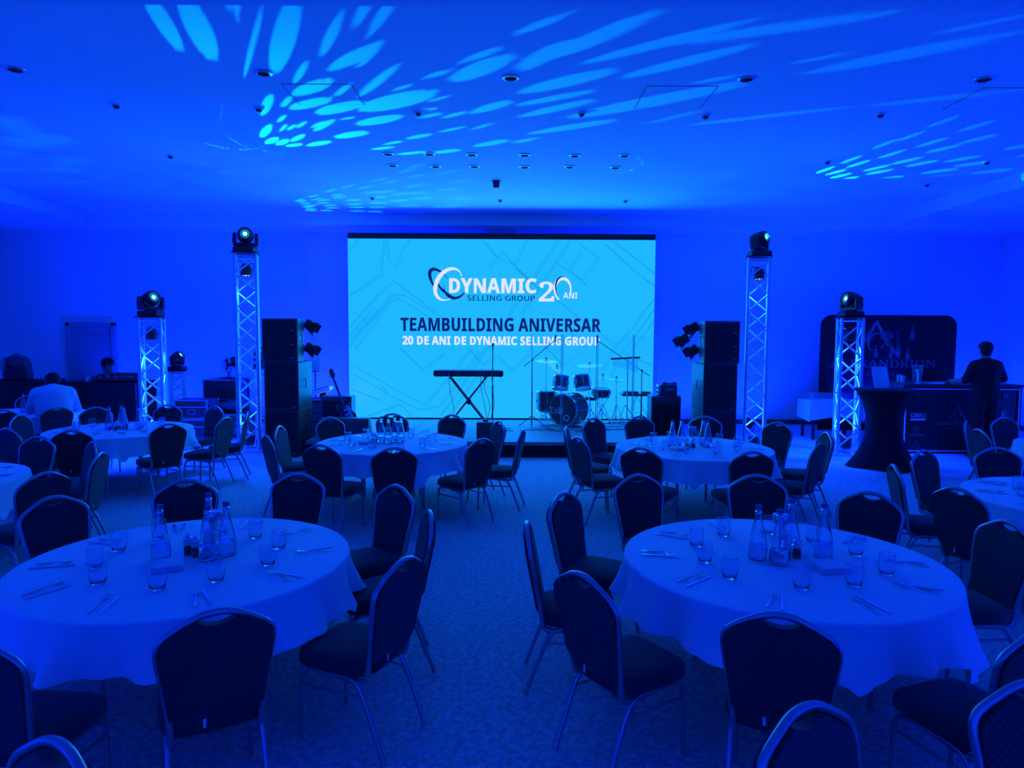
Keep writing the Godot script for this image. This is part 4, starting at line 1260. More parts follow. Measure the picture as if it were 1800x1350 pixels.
func keys_rack() -> void:
	# the musicians' small control place behind the left speakers
	var t := thing("equipment_rack", "metal-edged equipment rack standing between left speakers and screen", "rack", Vector3(-3.86, 0, -13.25), 0.1)
	obj("case", Geo.new().box(Vector3(0, 0.42, 0), Vector3(0.56, 0.84, 0.5), 0.012), M.case_lamina, t)
	for y in [0.02, 0.82]:
		obj("edge_rail", Geo.new().box(Vector3(0, y, 0.247), Vector3(0.57, 0.03, 0.02), 0.004), M.case_edge, t)
	for x in [-0.275, 0.275]:
		obj("edge_rail", Geo.new().box(Vector3(x, 0.42, 0.247), Vector3(0.03, 0.78, 0.02), 0.004), M.case_edge, t)
	for i in 4:
		obj("rack_unit", Geo.new().box(Vector3(0, 0.14 + i * 0.17, 0.252), Vector3(0.5, 0.14, 0.012), 0.004), M.charcoal, t)
	var m := thing("mixing_console", "pale-edged mixing console tilted on the equipment rack", "mixer", Vector3(-3.86, 0.852, -13.25), 0.1)
	obj("body", Geo.new().box(Vector3(0.05, 0.1, 0), Vector3(0.6, 0.08, 0.44), 0.012, Basis(Vector3.BACK, 0.28)), M.white_panel, m)
	obj("face", Geo.new().box(Vector3(0.036, 0.143, 0), Vector3(0.56, 0.012, 0.40), 0.002, Basis(Vector3.BACK, 0.28)), M.charcoal, m)
	obj("wedge_block", Geo.new().box(Vector3(0.2, 0.05, 0), Vector3(0.12, 0.1, 0.3), 0.004), M.black_plastic, m)
	obj("rest_block", Geo.new().box(Vector3(-0.18, 0.012, 0), Vector3(0.06, 0.024, 0.3), 0.004), M.black_plastic, m)
	var n := thing("tablet", "pale tablet held up on a thin stand above the mixing console", "tablet", Vector3(-3.92, 0.845, -13.58))
	obj("stand", Geo.new().tube([Vector3(0, -0.845, 0), Vector3(0, 0.6, 0)], 0.012, 8).tube([Vector3(-0.2, -0.835, 0), Vector3(0.2, -0.835, 0)], 0.01, 6), M.charcoal, n)
	obj("slab", Geo.new().box(Vector3(0.02, 0.66, 0.03), Vector3(0.17, 0.27, 0.012), 0.004, Basis(Vector3.BACK, -0.12) * Basis(Vector3.UP, 0.3)), M.white_panel, n)
	obj("shelf", Geo.new().box(Vector3(-0.05, 0.5, 0.04), Vector3(0.3, 0.014, 0.14), 0.003), M.charcoal, n)
	# a small warm work lamp inside a flight case lid
	var l := thing("work_lamp", "small warm work lamp lighting a picture behind the left speakers", "lamp", Vector3(-3.46, STAGE, -13.35))
	obj("picture_board", Geo.new().box(Vector3(-0.02, 0.2, 0.0), Vector3(0.22, 0.4, 0.02), 0.004, Basis(Vector3.UP, -0.25)), M.white_panel, l)
	obj("board_print", Geo.new().x_at(Transform3D(Basis(Vector3.UP, -0.25), Vector3(-0.02, 0.2, 0.0))).ribbon(arc(Vector2(0.0, 0.0), 0.07, 0.13, 10, 0, 320, 20), swell(21, 0.03), 0.0115).ribbon(arc(Vector2(0.01, 0.0), 0.03, 0.06, 10, 90, 400, 16), swell(17, 0.02), 0.0115), M.charcoal, l)
	var wg := glowing("warm_glow", lin(1.0, 0.62, 0.3), 2.0)
	obj("lamp_arm", Geo.new().tube([Vector3(0.12, 0.0, 0.02), Vector3(0.14, 0.42, 0.06), Vector3(0.08, 0.5, 0.16)], 0.006, 6), M.charcoal, l)
	obj("lamp_bulb", Geo.new().ball(Vector3(0.07, 0.485, 0.17), Vector3.ONE * 0.014, 8, 6), wg, l)
	var o := OmniLight3D.new()
	o.omni_range = 30.0
	o.omni_attenuation = 2.0
	o.light_size = 0.012
	light_on(o, l, "lamp_light", lin(1.0, 0.62, 0.3), 0.06)
	o.position = Vector3(0.07, 0.485, 0.17)


# ---------------------------------------------------------------- bar corner
func bar_corner() -> void:
	# printed backdrop with rounded corners
	var t := thing("backdrop", "wide dark printed backdrop with rounded corners behind the bar", "backdrop", Vector3(8.36, 0, -15.2))
	var poly := PackedVector2Array()
	for c in [[1.26, 2.32, 0.0], [-1.26, 2.32, 90.0]]:
		for q in arc(Vector2(c[0], c[1]), 0.25, 0.25, 0, c[2], c[2] + 90, 8):
			poly.append(q)
	poly.append(Vector2(-1.51, 0.0))
	poly.append(Vector2(1.51, 0.0))
	obj("fabric", Geo.new().extrude(poly, -0.03, 0.0, 0.006), M.black_cloth, t)
	obj("foot", Geo.new().box(Vector3(-1.2, 0.015, -0.02), Vector3(0.08, 0.03, 0.6), 0.006).box(Vector3(1.2, 0.015, -0.02), Vector3(0.08, 0.03, 0.6), 0.006), M.charcoal, t)
	lettering("backdrop_name", "ALEXANDRION", 2.35, M.print_dim, t, Vector3(-0.1, 1.50, 0.002), "Droid Serif", 400, 0.17)
	lettering("backdrop_line", "DRINKS", 0.62, M.print_grey, t, Vector3(-0.15, 1.26, 0.002), "Droid Sans", 400, 0.09)
	obj("chevron_print", Geo.new().ribbon([Vector2(-0.52, 1.98), Vector2(-0.28, 2.42), Vector2(-0.02, 1.96), Vector2(0.02, 1.9)], even(4, 0.1), 0.003).ribbon([Vector2(-0.16, 1.84), Vector2(0.0, 2.02), Vector2(0.14, 1.72)], [0.03, 0.05, 0.09], 0.003), M.print_dim, t)
	var sw := arc(Vector2(-0.3, 1.98), 0.13, 0.2, -25, 30, 330, 24)
	obj("letter_e_print", Geo.new().ribbon(sw, swell(sw.size(), 0.045, 0.4), 0.005), M.print_dim, t)
	# small printed castle blocks and bottles
	var g := Geo.new()
	for i in 6:
		g.box(Vector3(-0.14 + i * 0.045, 2.12, 0.002), Vector3(0.03, 0.2 - absf(i - 2.5) * 0.02, 0.003))
		g.box(Vector3(-0.62 + i * 0.03, 2.08, 0.002), Vector3(0.018, 0.18, 0.003))
	g.box(Vector3(0.2, 2.13, 0.002), Vector3(0.025, 0.22, 0.003)).box(Vector3(0.2, 2.23, 0.002), Vector3(0.09, 0.02, 0.003)).box(Vector3(0.2, 2.02, 0.002), Vector3(0.09, 0.02, 0.003))
	obj("castle_print", g, M.print_grey, t)
	var bt := PackedVector2Array([Vector2(-0.055, 0), Vector2(0.055, 0), Vector2(0.055, 0.2), Vector2(0.018, 0.27), Vector2(0.018, 0.36), Vector2(-0.018, 0.36), Vector2(-0.018, 0.27), Vector2(-0.055, 0.2)])
	for p in [[0.52, 2.02, 0.9], [-0.27, 1.62, 0.8], [0.06, 1.6, 0.75], [0.22, 1.62, 1.0], [0.44, 1.58, 0.8]]:
		var o := obj("bottle_print", Geo.new().extrude(bt, 0.0, 0.003), M.print_grey, t, Vector3(p[0], p[1], 0.001))
		o.scale = Vector3(p[2], p[2], 1)
		obj("bottle_label_print", Geo.new().box(Vector3(0, 0.1, 0.004), Vector3(0.1, 0.08, 0.002)), M.print_dim, o)

	# bar counter
	var b := thing("bar_counter", "dark bar counter with pale outlines and printed sponsor logos", "bar", Vector3(8.02, 0, -12.1))
	obj("body", Geo.new().box(Vector3(0, 0.6, -0.46), Vector3(2.12, 1.2, 0.9), 0.008), M.black_plastic, b)
	obj("worktop", Geo.new().box(Vector3(0, 1.22, -0.45), Vector3(2.18, 0.04, 0.98), 0.008), M.charcoal, b)
	var fr := Geo.new()
	for e in [[Vector3(0, 1.16, 0), Vector3(2.04, 0.022, 0.01)], [Vector3(0, 0.05, 0), Vector3(2.04, 0.018, 0.01)], [Vector3(-1.01, 0.605, 0), Vector3(0.02, 1.1, 0.01)], [Vector3(1.01, 0.605, 0), Vector3(0.02, 1.1, 0.01)]]:
		fr.box(e[0], e[1], 0.002)
	obj("front_border", fr, M.print_white, b)
	var sd := Geo.new()
	for z in [[-0.06, -0.44], [-0.5, -0.86]]:
		for y in [0.1, 1.14]:
			sd.box(Vector3(-1.062, y, (z[0] + z[1]) / 2), Vector3(0.008, 0.014, z[0] - z[1]), 0.001)
		for q in z:
			sd.box(Vector3(-1.062, 0.62, q), Vector3(0.008, 1.05, 0.014), 0.001)
	obj("side_border", sd, M.print_white, b)
	lettering("logo_omu", "OMU", 0.26, M.print_white, b, Vector3(-0.78, 0.69, 0.002), "Droid Sans", 400, 0.075)
	obj("logo_omu_bar", Geo.new().box(Vector3(-0.78, 0.615, 0.003), Vector3(0.27, 0.03, 0.004)), M.print_white, b)
	lettering("logo_small_name", "ALEXANDRION", 0.26, M.print_dim, b, Vector3(-0.79, 0.34, 0.002), "Droid Serif", 700, 0.03)
	obj("logo_small_ring", Geo.new().ribbon(arc(Vector2(-0.79, 0.43), 0.055, 0.055, 0, 0, 360, 24), even(25, 0.006), 0.003).ribbon(arc(Vector2(-0.79, 0.43), 0.02, 0.035, -20, 20, 320, 14), even(15, 0.005), 0.003), M.print_dim, b)
	obj("logo_crest", Geo.new().ribbon(arc(Vector2(-0.79, 1.06), 0.032, 0.032, 0, 40, 320, 14), even(15, 0.016), 0.003).box(Vector3(-0.81, 0.95, 0.002), Vector3(0.1, 0.008, 0.003)), M.print_grey, b)
	obj("logo_crest", Geo.new().ribbon(arc(Vector2(-0.79, 0.2), 0.032, 0.032, 0, 40, 320, 14), even(15, 0.016), 0.003).box(Vector3(-0.80, 0.125, 0.002), Vector3(0.2, 0.012, 0.003)), M.print_grey, b)
	obj("logo_crest", Geo.new().box(Vector3(0.76, 1.05, 0.002), Vector3(0.1, 0.09, 0.003)).box(Vector3(0.77, 0.97, 0.002), Vector3(0.18, 0.018, 0.003)), M.print_grey, b)
	lettering("logo_main_name", "ALEXANDRION", 0.66, M.print_dim, b, Vector3(-0.13, 0.55, 0.002), "Droid Serif", 400, 0.06)
	lettering("logo_main_line", "EXPERIENCE", 0.32, M.print_grey, b, Vector3(-0.13, 0.465, 0.002), "Droid Serif", 400, 0.03)
	obj("logo_main_chevron", Geo.new().ribbon([Vector2(-0.22, 0.62), Vector2(-0.08, 0.85), Vector2(0.06, 0.62)], even(3, 0.018), 0.003).ribbon(arc(Vector2(-0.08, 0.68), 0.05, 0.075, -25, 20, 330, 20), even(21, 0.012), 0.004).ribbon([Vector2(-0.06, 0.64), Vector2(0.01, 0.7), Vector2(0.03, 0.78)], even(3, 0.008), 0.004), M.print_dim, b)
	obj("logo_disc", Geo.new().ribbon(arc(Vector2(0.72, 0.72), 0.07, 0.075, 0, -90, 90, 14), even(15, 0.018), 0.003).ribbon(arc(Vector2(0.72, 0.72), 0.038, 0.045, 0, -90, 90, 12), even(13, 0.014), 0.003), M.print_dim, b)
	lettering("logo_disc_letter", "S", 0.05, M.print_white, b, Vector3(0.72, 0.72, 0.004), "Droid Sans", 700, 0.09)
	lettering("logo_disc_name", "VIA", 0.11, M.print_dim, b, Vector3(0.76, 0.60, 0.002), "Droid Sans", 700, 0.04)

	# on the bar
	var j := thing("cocktail_jigger", "tall steel jigger stand at the end of the bar", "jigger", Vector3(7.36, 1.242, -12.35))
	obj("foot", Geo.new().lathe([Vector2(0.06, 0.0), Vector2(0.058, 0.012), Vector2(0.02, 0.03), Vector2(0.018, 0.2)], 20), M.chrome, j)
	obj("cup", Geo.new().lathe([Vector2(0.018, 0.2), Vector2(0.05, 0.21), Vector2(0.052, 0.25), Vector2(0.047, 0.25), Vector2(0.045, 0.215), Vector2(0.0, 0.21)], 20), M.chrome, j)
	var ib := thing("ice_bucket", "glass cylinder bucket behind the jigger on the bar", "bucket", Vector3(7.5, 1.242, -12.62))
	obj("wall", Geo.new().lathe([Vector2(0.0, 0.003), Vector2(0.075, 0.003), Vector2(0.09, 0.31)], 24), M.clear_glass, ib)
	obj("rim", Geo.new().tube(arc(Vector2.ZERO, 0.09, 0.09, 0, 0, 360, 24).slice(0, 24).map(func(q): return Vector3(q.x, 0.312, q.y)), 0.004, 6, true), M.chrome, ib)
	for e in [[7.17, -12.5], [7.24, -12.75]]:
		var c := thing("bar_cup", "small pale shaker cup on the bar next to the jigger", "cup", Vector3(e[0], 1.242, e[1]), 0, "small cups on the bar")
		obj("body", Geo.new().lathe([Vector2(0.0, 0.0), Vector2(0.032, 0.0), Vector2(0.045, 0.13), Vector2(0.041, 0.13), Vector2(0.03, 0.008), Vector2(0.0, 0.008)], 18), M.white_panel, c)
		obj("rim", Geo.new().tube(arc(Vector2.ZERO, 0.044, 0.044, 0, 0, 360, 18).slice(0, 18).map(func(q): return Vector3(q.x, 0.131, q.y)), 0.003, 5, true), M.chrome, c)
	var mn := thing("menu_booklet", "thin open booklet lying on the bar", "menu", Vector3(7.75, 1.242, -12.4), 0.15)
	obj("cover", Geo.new().box(Vector3(0, 0.003, 0), Vector3(0.46, 0.006, 0.3)), M.white_panel, mn)
	obj("page", Geo.new().box(Vector3(0.1, 0.009, 0.0), Vector3(0.22, 0.004, 0.28), 0.0, Basis(Vector3.BACK, 0.03)), M.napkin_paper, mn)

	# cocktail table in a stretch cover
	var ct := thing("cocktail_table", "high cocktail table in a black stretch cover", "table", Vector3(5.95, 0, -10.85))
	var g2 := Geo.new()
	var rows := 26
	var seg := 48
	var R := func(y: float, a: float) -> float:
		var s: float = y / 1.22
		var waist := 0.265 + 0.17 * pow(absf(s - 0.55) / 0.45, 2.2)
		var foot := pow(clampf(1.0 - s / 0.55, 0.0, 1.0), 1.5)
		return waist + foot * (0.07 * cos(4.0 * a) - 0.02)
	var ring := []
	for i in rows + 1:
		var y := 1.22 * i / rows
		var r := []
		for k in seg:
			var a := TAU * k / seg + 0.4
			r.append(Vector3(cos(a), 0, sin(a)) * R.call(y, a) + Vector3(0, y + 0.01, 0))
		ring.append(r)
	for i in rows:
		for k in seg:
			var l := (k + 1) % seg
			var na := Vector3(ring[i][k].x, 0, ring[i][k].z).normalized()
			var nb := Vector3(ring[i][l].x, 0, ring[i][l].z).normalized()
			g2.quads(ring[i][k], ring[i][l], ring[i + 1][l], ring[i + 1][k], na, nb, nb, na)
	obj("stretch_cover", g2, M.black_cloth, ct)
	obj("table_top", Geo.new().lathe([Vector2(0.0, 1.215), Vector2(0.44, 1.215), Vector2(0.455, 1.23), Vector2(0.45, 1.25), Vector2(0.0, 1.252)], 40), M.black_cloth, ct)
	for k in 4:
		var a := TAU * k / 4
		obj("foot_pocket", Geo.new().lathe([Vector2(0.045, 0.0), Vector2(0.045, 0.02), Vector2(0.0, 0.03)], 14), M.black_plastic, ct, Vector3(cos(a) * 0.46, 0, sin(a) * 0.46))
	var sg := thing("menu_board", "pale blank board propped up on the cocktail table", "sign", Vector3(5.90, 1.254, -10.85), 0.12)
	obj("board", Geo.new().box(Vector3(0, 0.175, -0.05), Vector3(0.27, 0.35, 0.012), 0.003, Basis(Vector3.RIGHT, -0.28)), M.white_panel, sg)
	obj("prop", Geo.new().box(Vector3(0, 0.13, -0.13), Vector3(0.1, 0.27, 0.008), 0.002, Basis(Vector3.RIGHT, 0.3)), M.charcoal, sg)

	# side table with a cloth and glasses
	var st := thing("side_table", "small buffet table behind the short tower near the backdrop", "table", Vector3(6.55, 0, -14.0))
	obj("table_top", Geo.new().box(Vector3(0, 0.755, 0), Vector3(1.0, 0.03, 0.6), 0.004), M.table_wood, st)
	for sx in [-1, 1]:
		for sz in [-1, 1]:
			obj("leg", Geo.new().box(Vector3(sx * 0.44, 0.37, sz * 0.25), Vector3(0.05, 0.74, 0.05), 0.004), M.black_plastic, st)
	var cl := obj("buffet_cloth", Geo.new().box(Vector3(0, 0.777, 0), Vector3(1.06, 0.008, 0.64), 0.003), M.table_linen, self, Vector3(6.55, 0, -14.0))
	tag(cl, "white cloth hanging over the small buffet table near the backdrop", "tablecloth")
	var fall := Geo.new()
	var n := 26
	for i in n:
		var x0 := -0.53 + 1.06 * i / n
		var x1 := -0.53 + 1.06 * (i + 1) / n
		var d0 := 0.30 + 0.16 * absf(x0)
		var d1 := 0.30 + 0.16 * absf(x1)
		var w0 := 0.325 + 0.012 * sin(x0 * 26.0)
		var w1 := 0.325 + 0.012 * sin(x1 * 26.0)
		fall.quad(Vector3(x0, 0.776, 0.32), Vector3(x1, 0.776, 0.32), Vector3(x1, 0.776 - d1, w1), Vector3(x0, 0.776 - d0, w0), Vector3.BACK)
	fall.quad(Vector3(-0.53, 0.776, -0.32), Vector3(-0.53, 0.776, 0.32), Vector3(-0.545, 0.36, 0.325), Vector3(-0.545, 0.42, -0.32), Vector3.LEFT)
	fall.quad(Vector3(0.53, 0.776, -0.32), Vector3(0.53, 0.776, 0.32), Vector3(0.545, 0.36, 0.325), Vector3(0.545, 0.42, -0.32), Vector3.RIGHT)
	obj("overhang", fall, M.table_linen, cl)
	var first: Node3D = null
	for i in 7:
		for k in 3:
			var at := Vector3(6.14 + i * 0.12, 0.783, -14.2 + k * 0.16)
			if first == null:
				first = thing("tall_glass", "tall clear glass in the rows on the small buffet table", "glass", at, 0, "glasses on the buffet table")
				obj("bowl", Geo.new().lathe([Vector2(0.0, 0.004), Vector2(0.03, 0.004), Vector2(0.036, 0.15)], 14), M.clear_glass, first)
				obj("base", Geo.new().lathe([Vector2(0.03, 0.0), Vector2(0.031, 0.01), Vector2(0.0, 0.01)], 14), M.clear_glass, first)
			else:
				copy(first, at, 0)


# ---------------------------------------------------------------- desk corner
func flight_case(label: String, at: Vector3, s: Vector3, turn := 0.0) -> void:
	var t := thing("flight_case", label, "flight case", at, turn)
	obj("shell", Geo.new().box(Vector3(0, s.y / 2 + 0.002, 0), s - Vector3(0.012, 0.004, 0.012), 0.004), M.case_lamina, t)
	for sx in [-1, 1]:
		for sz in [-1, 1]:
			obj("edge_rail", Geo.new().box(Vector3(sx * s.x / 2, s.y / 2, sz * s.z / 2), Vector3(0.03, s.y, 0.03), 0.004), M.case_edge, t)
	for y in [0.015, s.y * 0.62, s.y - 0.015]:
		obj("edge_rail", Geo.new().box(Vector3(0, y, s.z / 2), Vector3(s.x, 0.03, 0.024), 0.004), M.case_edge, t)
	for sx in [-1, 1]:
		for y in [0.03, s.y - 0.03]:
			for sz in [-1, 1]:
				obj("corner_ball", Geo.new().ball(Vector3(sx * s.x / 2, y, sz * s.z / 2), Vector3.ONE * 0.028, 8, 6), M.case_edge, t)
	var l := obj("latch", Geo.new().box(Vector3(0, s.y * 0.36, s.z / 2 + 0.002), Vector3(0.16, 0.11, 0.012), 0.003), M.case_edge, t)
	obj("latch_dish", Geo.new().box(Vector3(0, s.y * 0.36, s.z / 2 + 0.008), Vector3(0.12, 0.075, 0.006), 0.002), M.charcoal, l)


func desk_corner() -> void:
	var d := thing("mixing_desk", "long desk covered to the floor with black cloth near the door", "desk", Vector3(-7.92, 0, -13.35))
	obj("desk_top", Geo.new().box(Vector3(0, 1.13, 0), Vector3(1.5, 0.03, 0.75), 0.006), M.black_cloth, d)
	var g := Geo.new()
	var n := 60
	for i in n:
		var x0 := -0.75 + 1.5 * i / n
		var x1 := -0.75 + 1.5 * (i + 1) / n
		g.quads(Vector3(x0, 1.13, 0.378), Vector3(x1, 1.13, 0.378), Vector3(x1, 0.01, 0.385 + 0.014 * sin(x1 * 30)), Vector3(x0, 0.01, 0.385 + 0.014 * sin(x0 * 30)), Vector3.BACK, Vector3.BACK, Vector3(-cos(x1 * 30) * 0.4, 0, 1), Vector3(-cos(x0 * 30) * 0.4, 0, 1))
	for x in [-0.755, 0.755]:
		g.quad(Vector3(x, 1.13, -0.37), Vector3(x, 1.13, 0.378), Vector3(x, 0.01, 0.385), Vector3(x, 0.01, -0.37), Vector3(signf(x), 0, 0))
	obj("drape", g, M.black_cloth, d)
	for x in [-0.68, 0.68]:
		for z in [-0.3, 0.3]:
			obj("leg", Geo.new().tube([Vector3(x, 0.0, z), Vector3(x, 1.12, z)], 0.02, 8), M.charcoal, d)
	var c := thing("lighting_console", "low dark lighting console with faders on the black desk", "console", Vector3(-7.62, 1.147, -13.2))
	obj("body", Geo.new().box(Vector3(0, 0.05, 0), Vector3(0.8, 0.07, 0.42), 0.012, Basis(Vector3.RIGHT, -0.08)), M.charcoal, c)
	for i in 14:
		obj("fader", Geo.new().box(Vector3(-0.33 + i * 0.05, 0.095, 0.06 + 0.05 * sin(i * 2.1)), Vector3(0.018, 0.016, 0.03), 0.003), M.white_panel, c)
	obj("display_hood", Geo.new().box(Vector3(0.08, 0.11, -0.17), Vector3(0.5, 0.1, 0.03), 0.006, Basis(Vector3.RIGHT, -0.5)), M.black_plastic, c)
	for x in [-0.35, 0.35]:
		obj("foot", Geo.new().box(Vector3(x, 0.008, 0), Vector3(0.04, 0.016, 0.3)), M.black_plastic, c)
	var lamp := thing("cup", "small pale cup on the edge of the black desk", "cup", Vector3(-8.2, 1.147, -13.15))
	obj("body", Geo.new().lathe([Vector2(0.0, 0.0), Vector2(0.03, 0.0), Vector2(0.04, 0.09), Vector2(0.036, 0.09), Vector2(0.028, 0.006), Vector2(0.0, 0.006)], 16), M.white_panel, lamp)
	obj("handle", Geo.new().tube(arc(Vector2(0.045, 0.05), 0.022, 0.025, 0, -80, 80, 8).map(func(q): return Vector3(q.x, q.y, 0)), 0.005, 6), M.white_panel, lamp)
	# second, wider desk with a backpack
	var e := thing("side_desk", "second black-draped desk under the backpack", "desk", Vector3(-9.72, 0, -12.95), 0.22)
	obj("desk_top", Geo.new().box(Vector3(0, 1.16, 0), Vector3(1.9, 0.03, 0.8), 0.006), M.black_cloth, e)
	obj("drape", Geo.new().box(Vector3(0, 0.575, 0.40), Vector3(1.9, 1.15, 0.012)).box(Vector3(-0.95, 0.575, 0), Vector3(0.012, 1.15, 0.8)).box(Vector3(0.95, 0.575, 0), Vector3(0.012, 1.15, 0.8)), M.black_cloth, e)
	for x in [-0.88, 0.88]:
		for z in [-0.33, 0.33]:
			obj("leg", Geo.new().tube([Vector3(x, 0.0, z), Vector3(x, 1.15, z)], 0.02, 8), M.charcoal, e)
	var b := thing("backpack", "dark backpack standing on the second desk", "backpack", Vector3(-9.28, 1.178, -12.8), 0.1)
	var shape := PackedVector2Array([Vector2(-0.21, 0.0), Vector2(0.21, 0.0), Vector2(0.23, 0.12), Vector2(0.2, 0.32), Vector2(0.15, 0.42), Vector2(0.06, 0.47), Vector2(-0.08, 0.47), Vector2(-0.16, 0.42), Vector2(-0.2, 0.3), Vector2(-0.23, 0.12)])
	obj("bag", Geo.new().extrude(shape, -0.12, 0.1, 0.03), M.charcoal, b)
	obj("front_pocket", Geo.new().extrude(PackedVector2Array([Vector2(-0.15, 0.03), Vector2(0.15, 0.03), Vector2(0.16, 0.15), Vector2(0.11, 0.26), Vector2(-0.11, 0.26), Vector2(-0.16, 0.15)]), 0.1, 0.15, 0.02), M.black_matt, b)
	obj("strap", Geo.new().tube(smooth([Vector3(-0.15, 0.44, 0.08), Vector3(-0.2, 0.34, 0.13), Vector3(-0.2, 0.2, 0.13)], 6), 0.02, 8, false, 0.4), M.print_dim, b)
	obj("grab_handle", Geo.new().tube(arc(Vector2(-0.01, 0.465), 0.06, 0.035, 0, 10, 170, 10).map(func(q): return Vector3(q.x, q.y, 0)), 0.009, 6), M.black_matt, b)
	var bx := thing("power_box", "small dark power box beside the backpack", "box", Vector3(-8.78, 1.178, -13.0), 0.2)
	obj("case", Geo.new().box(Vector3(0, 0.045, 0), Vector3(0.2, 0.09, 0.16), 0.012), M.black_plastic, bx)
	obj("handle", Geo.new().tube([Vector3(-0.07, 0.09, 0), Vector3(-0.06, 0.12, 0), Vector3(0.06, 0.12, 0), Vector3(0.07, 0.09, 0)], 0.007, 6), M.charcoal, bx)
	# flight cases
	flight_case("large upright flight case behind the stacked small cases", Vector3(-6.12, 0, -14.6), Vector3(0.72, 1.12, 0.6))
	flight_case("lower of two small flight cases stacked by the low tower", Vector3(-6.28, 0, -13.55), Vector3(0.62, 0.40, 0.5))
	flight_case("upper of two small flight cases stacked by the low tower", Vector3(-6.28, 0.404, -13.55), Vector3(0.62, 0.38, 0.5))
	flight_case("flat flight case on the carpet beside the tall tower", Vector3(-5.54, 0, -13.6), Vector3(0.62, 0.5, 0.5), 0.1)
	var gb := thing("gear_bag", "soft dark gear bag lying on the flat flight case", "bag", Vector3(-5.58, 0.504, -13.6), 0.1)
	obj("bag", Geo.new().ball(Vector3(0, 0.12, 0), Vector3(0.32, 0.12, 0.2), 18, 10), M.charcoal, gb)
	obj("strap", Geo.new().tube(arc(Vector2(0.0, 0.2), 0.14, 0.09, 0, 5, 175, 12).map(func(q): return Vector3(q.x, q.y, 0.03)), 0.012, 6), M.black_matt, gb)
	# a fan and a spotlight on the big case
	var f := thing("stage_fan", "black stage fan with a round cage on the large flight case", "fan", Vector3(-6.1, 1.125, -14.68), -0.25)
	obj("foot", Geo.new().box(Vector3(0, 0.012, 0), Vector3(0.3, 0.024, 0.2), 0.006), M.black_plastic, f)
	obj("stem", Geo.new().tube([Vector3(0, 0.02, 0), Vector3(0, 0.14, 0)], 0.016, 8), M.black_plastic, f)
	for z in [-0.05, 0.05]:
		for r in [0.15, 0.1, 0.05]:
			obj("cage_ring", Geo.new().tube(arc(Vector2(0, 0.29), r, r, 0, 0, 360, 24).slice(0, 24).map(func(q): return Vector3(q.x, q.y, z * (1.3 - r * 2))), 0.004, 5, true), M.black_plastic, f)
	for k in 10:
		var a := TAU * k / 10
		obj("cage_wire", Geo.new().tube([Vector3(cos(a) * 0.02, 0.29 + sin(a) * 0.02, 0.06), Vector3(cos(a) * 0.15, 0.29 + sin(a) * 0.15, 0.05)], 0.003, 5), M.black_plastic, f)
	for k in 3:
		var bl := obj("blade", Geo.new().extrude(PackedVector2Array([Vector2(0.02, -0.015), Vector2(0.13, -0.05), Vector2(0.135, 0.04), Vector2(0.02, 0.02)]), -0.003, 0.003), M.charcoal, f, Vector3(0, 0.29, 0))
		bl.basis = Basis(Vector3.BACK, TAU * k / 3) * Basis(Vector3.RIGHT, 0.4)
	obj("hub", Geo.new().tube([Vector3(0, 0.29, -0.09), Vector3(0, 0.29, 0.03)], 0.035, 12), M.black_plastic, f)
	var q := thing("small_spot", "small dark spotlight tilted upwards beside the stage fan", "stage light", Vector3(-5.86, 1.125, -14.38))
	obj("foot", Geo.new().box(Vector3(0, 0.01, 0), Vector3(0.14, 0.02, 0.14), 0.004), M.black_plastic, q)
	obj("yoke", Geo.new().tube([Vector3(-0.07, 0.02, 0), Vector3(-0.08, 0.3, 0), Vector3(-0.07, 0.34, 0)], 0.008, 6).tube([Vector3(0.07, 0.02, 0), Vector3(0.08, 0.3, 0), Vector3(0.07, 0.34, 0)], 0.008, 6), M.black_plastic, q)
	obj("can", Geo.new().tube([Vector3(0, 0.28, -0.08), Vector3(0.02, 0.34, 0.02), Vector3(0.05, 0.42, 0.14)], [0.045, 0.06, 0.075], 14), M.black_plastic, q)


# ---------------------------------------------------------------- chairs and tables
func back_lean(y: float) -> float:
	return -0.205 - 0.095 * clampf((y - 0.45) / 0.5, -0.4, 1.0)


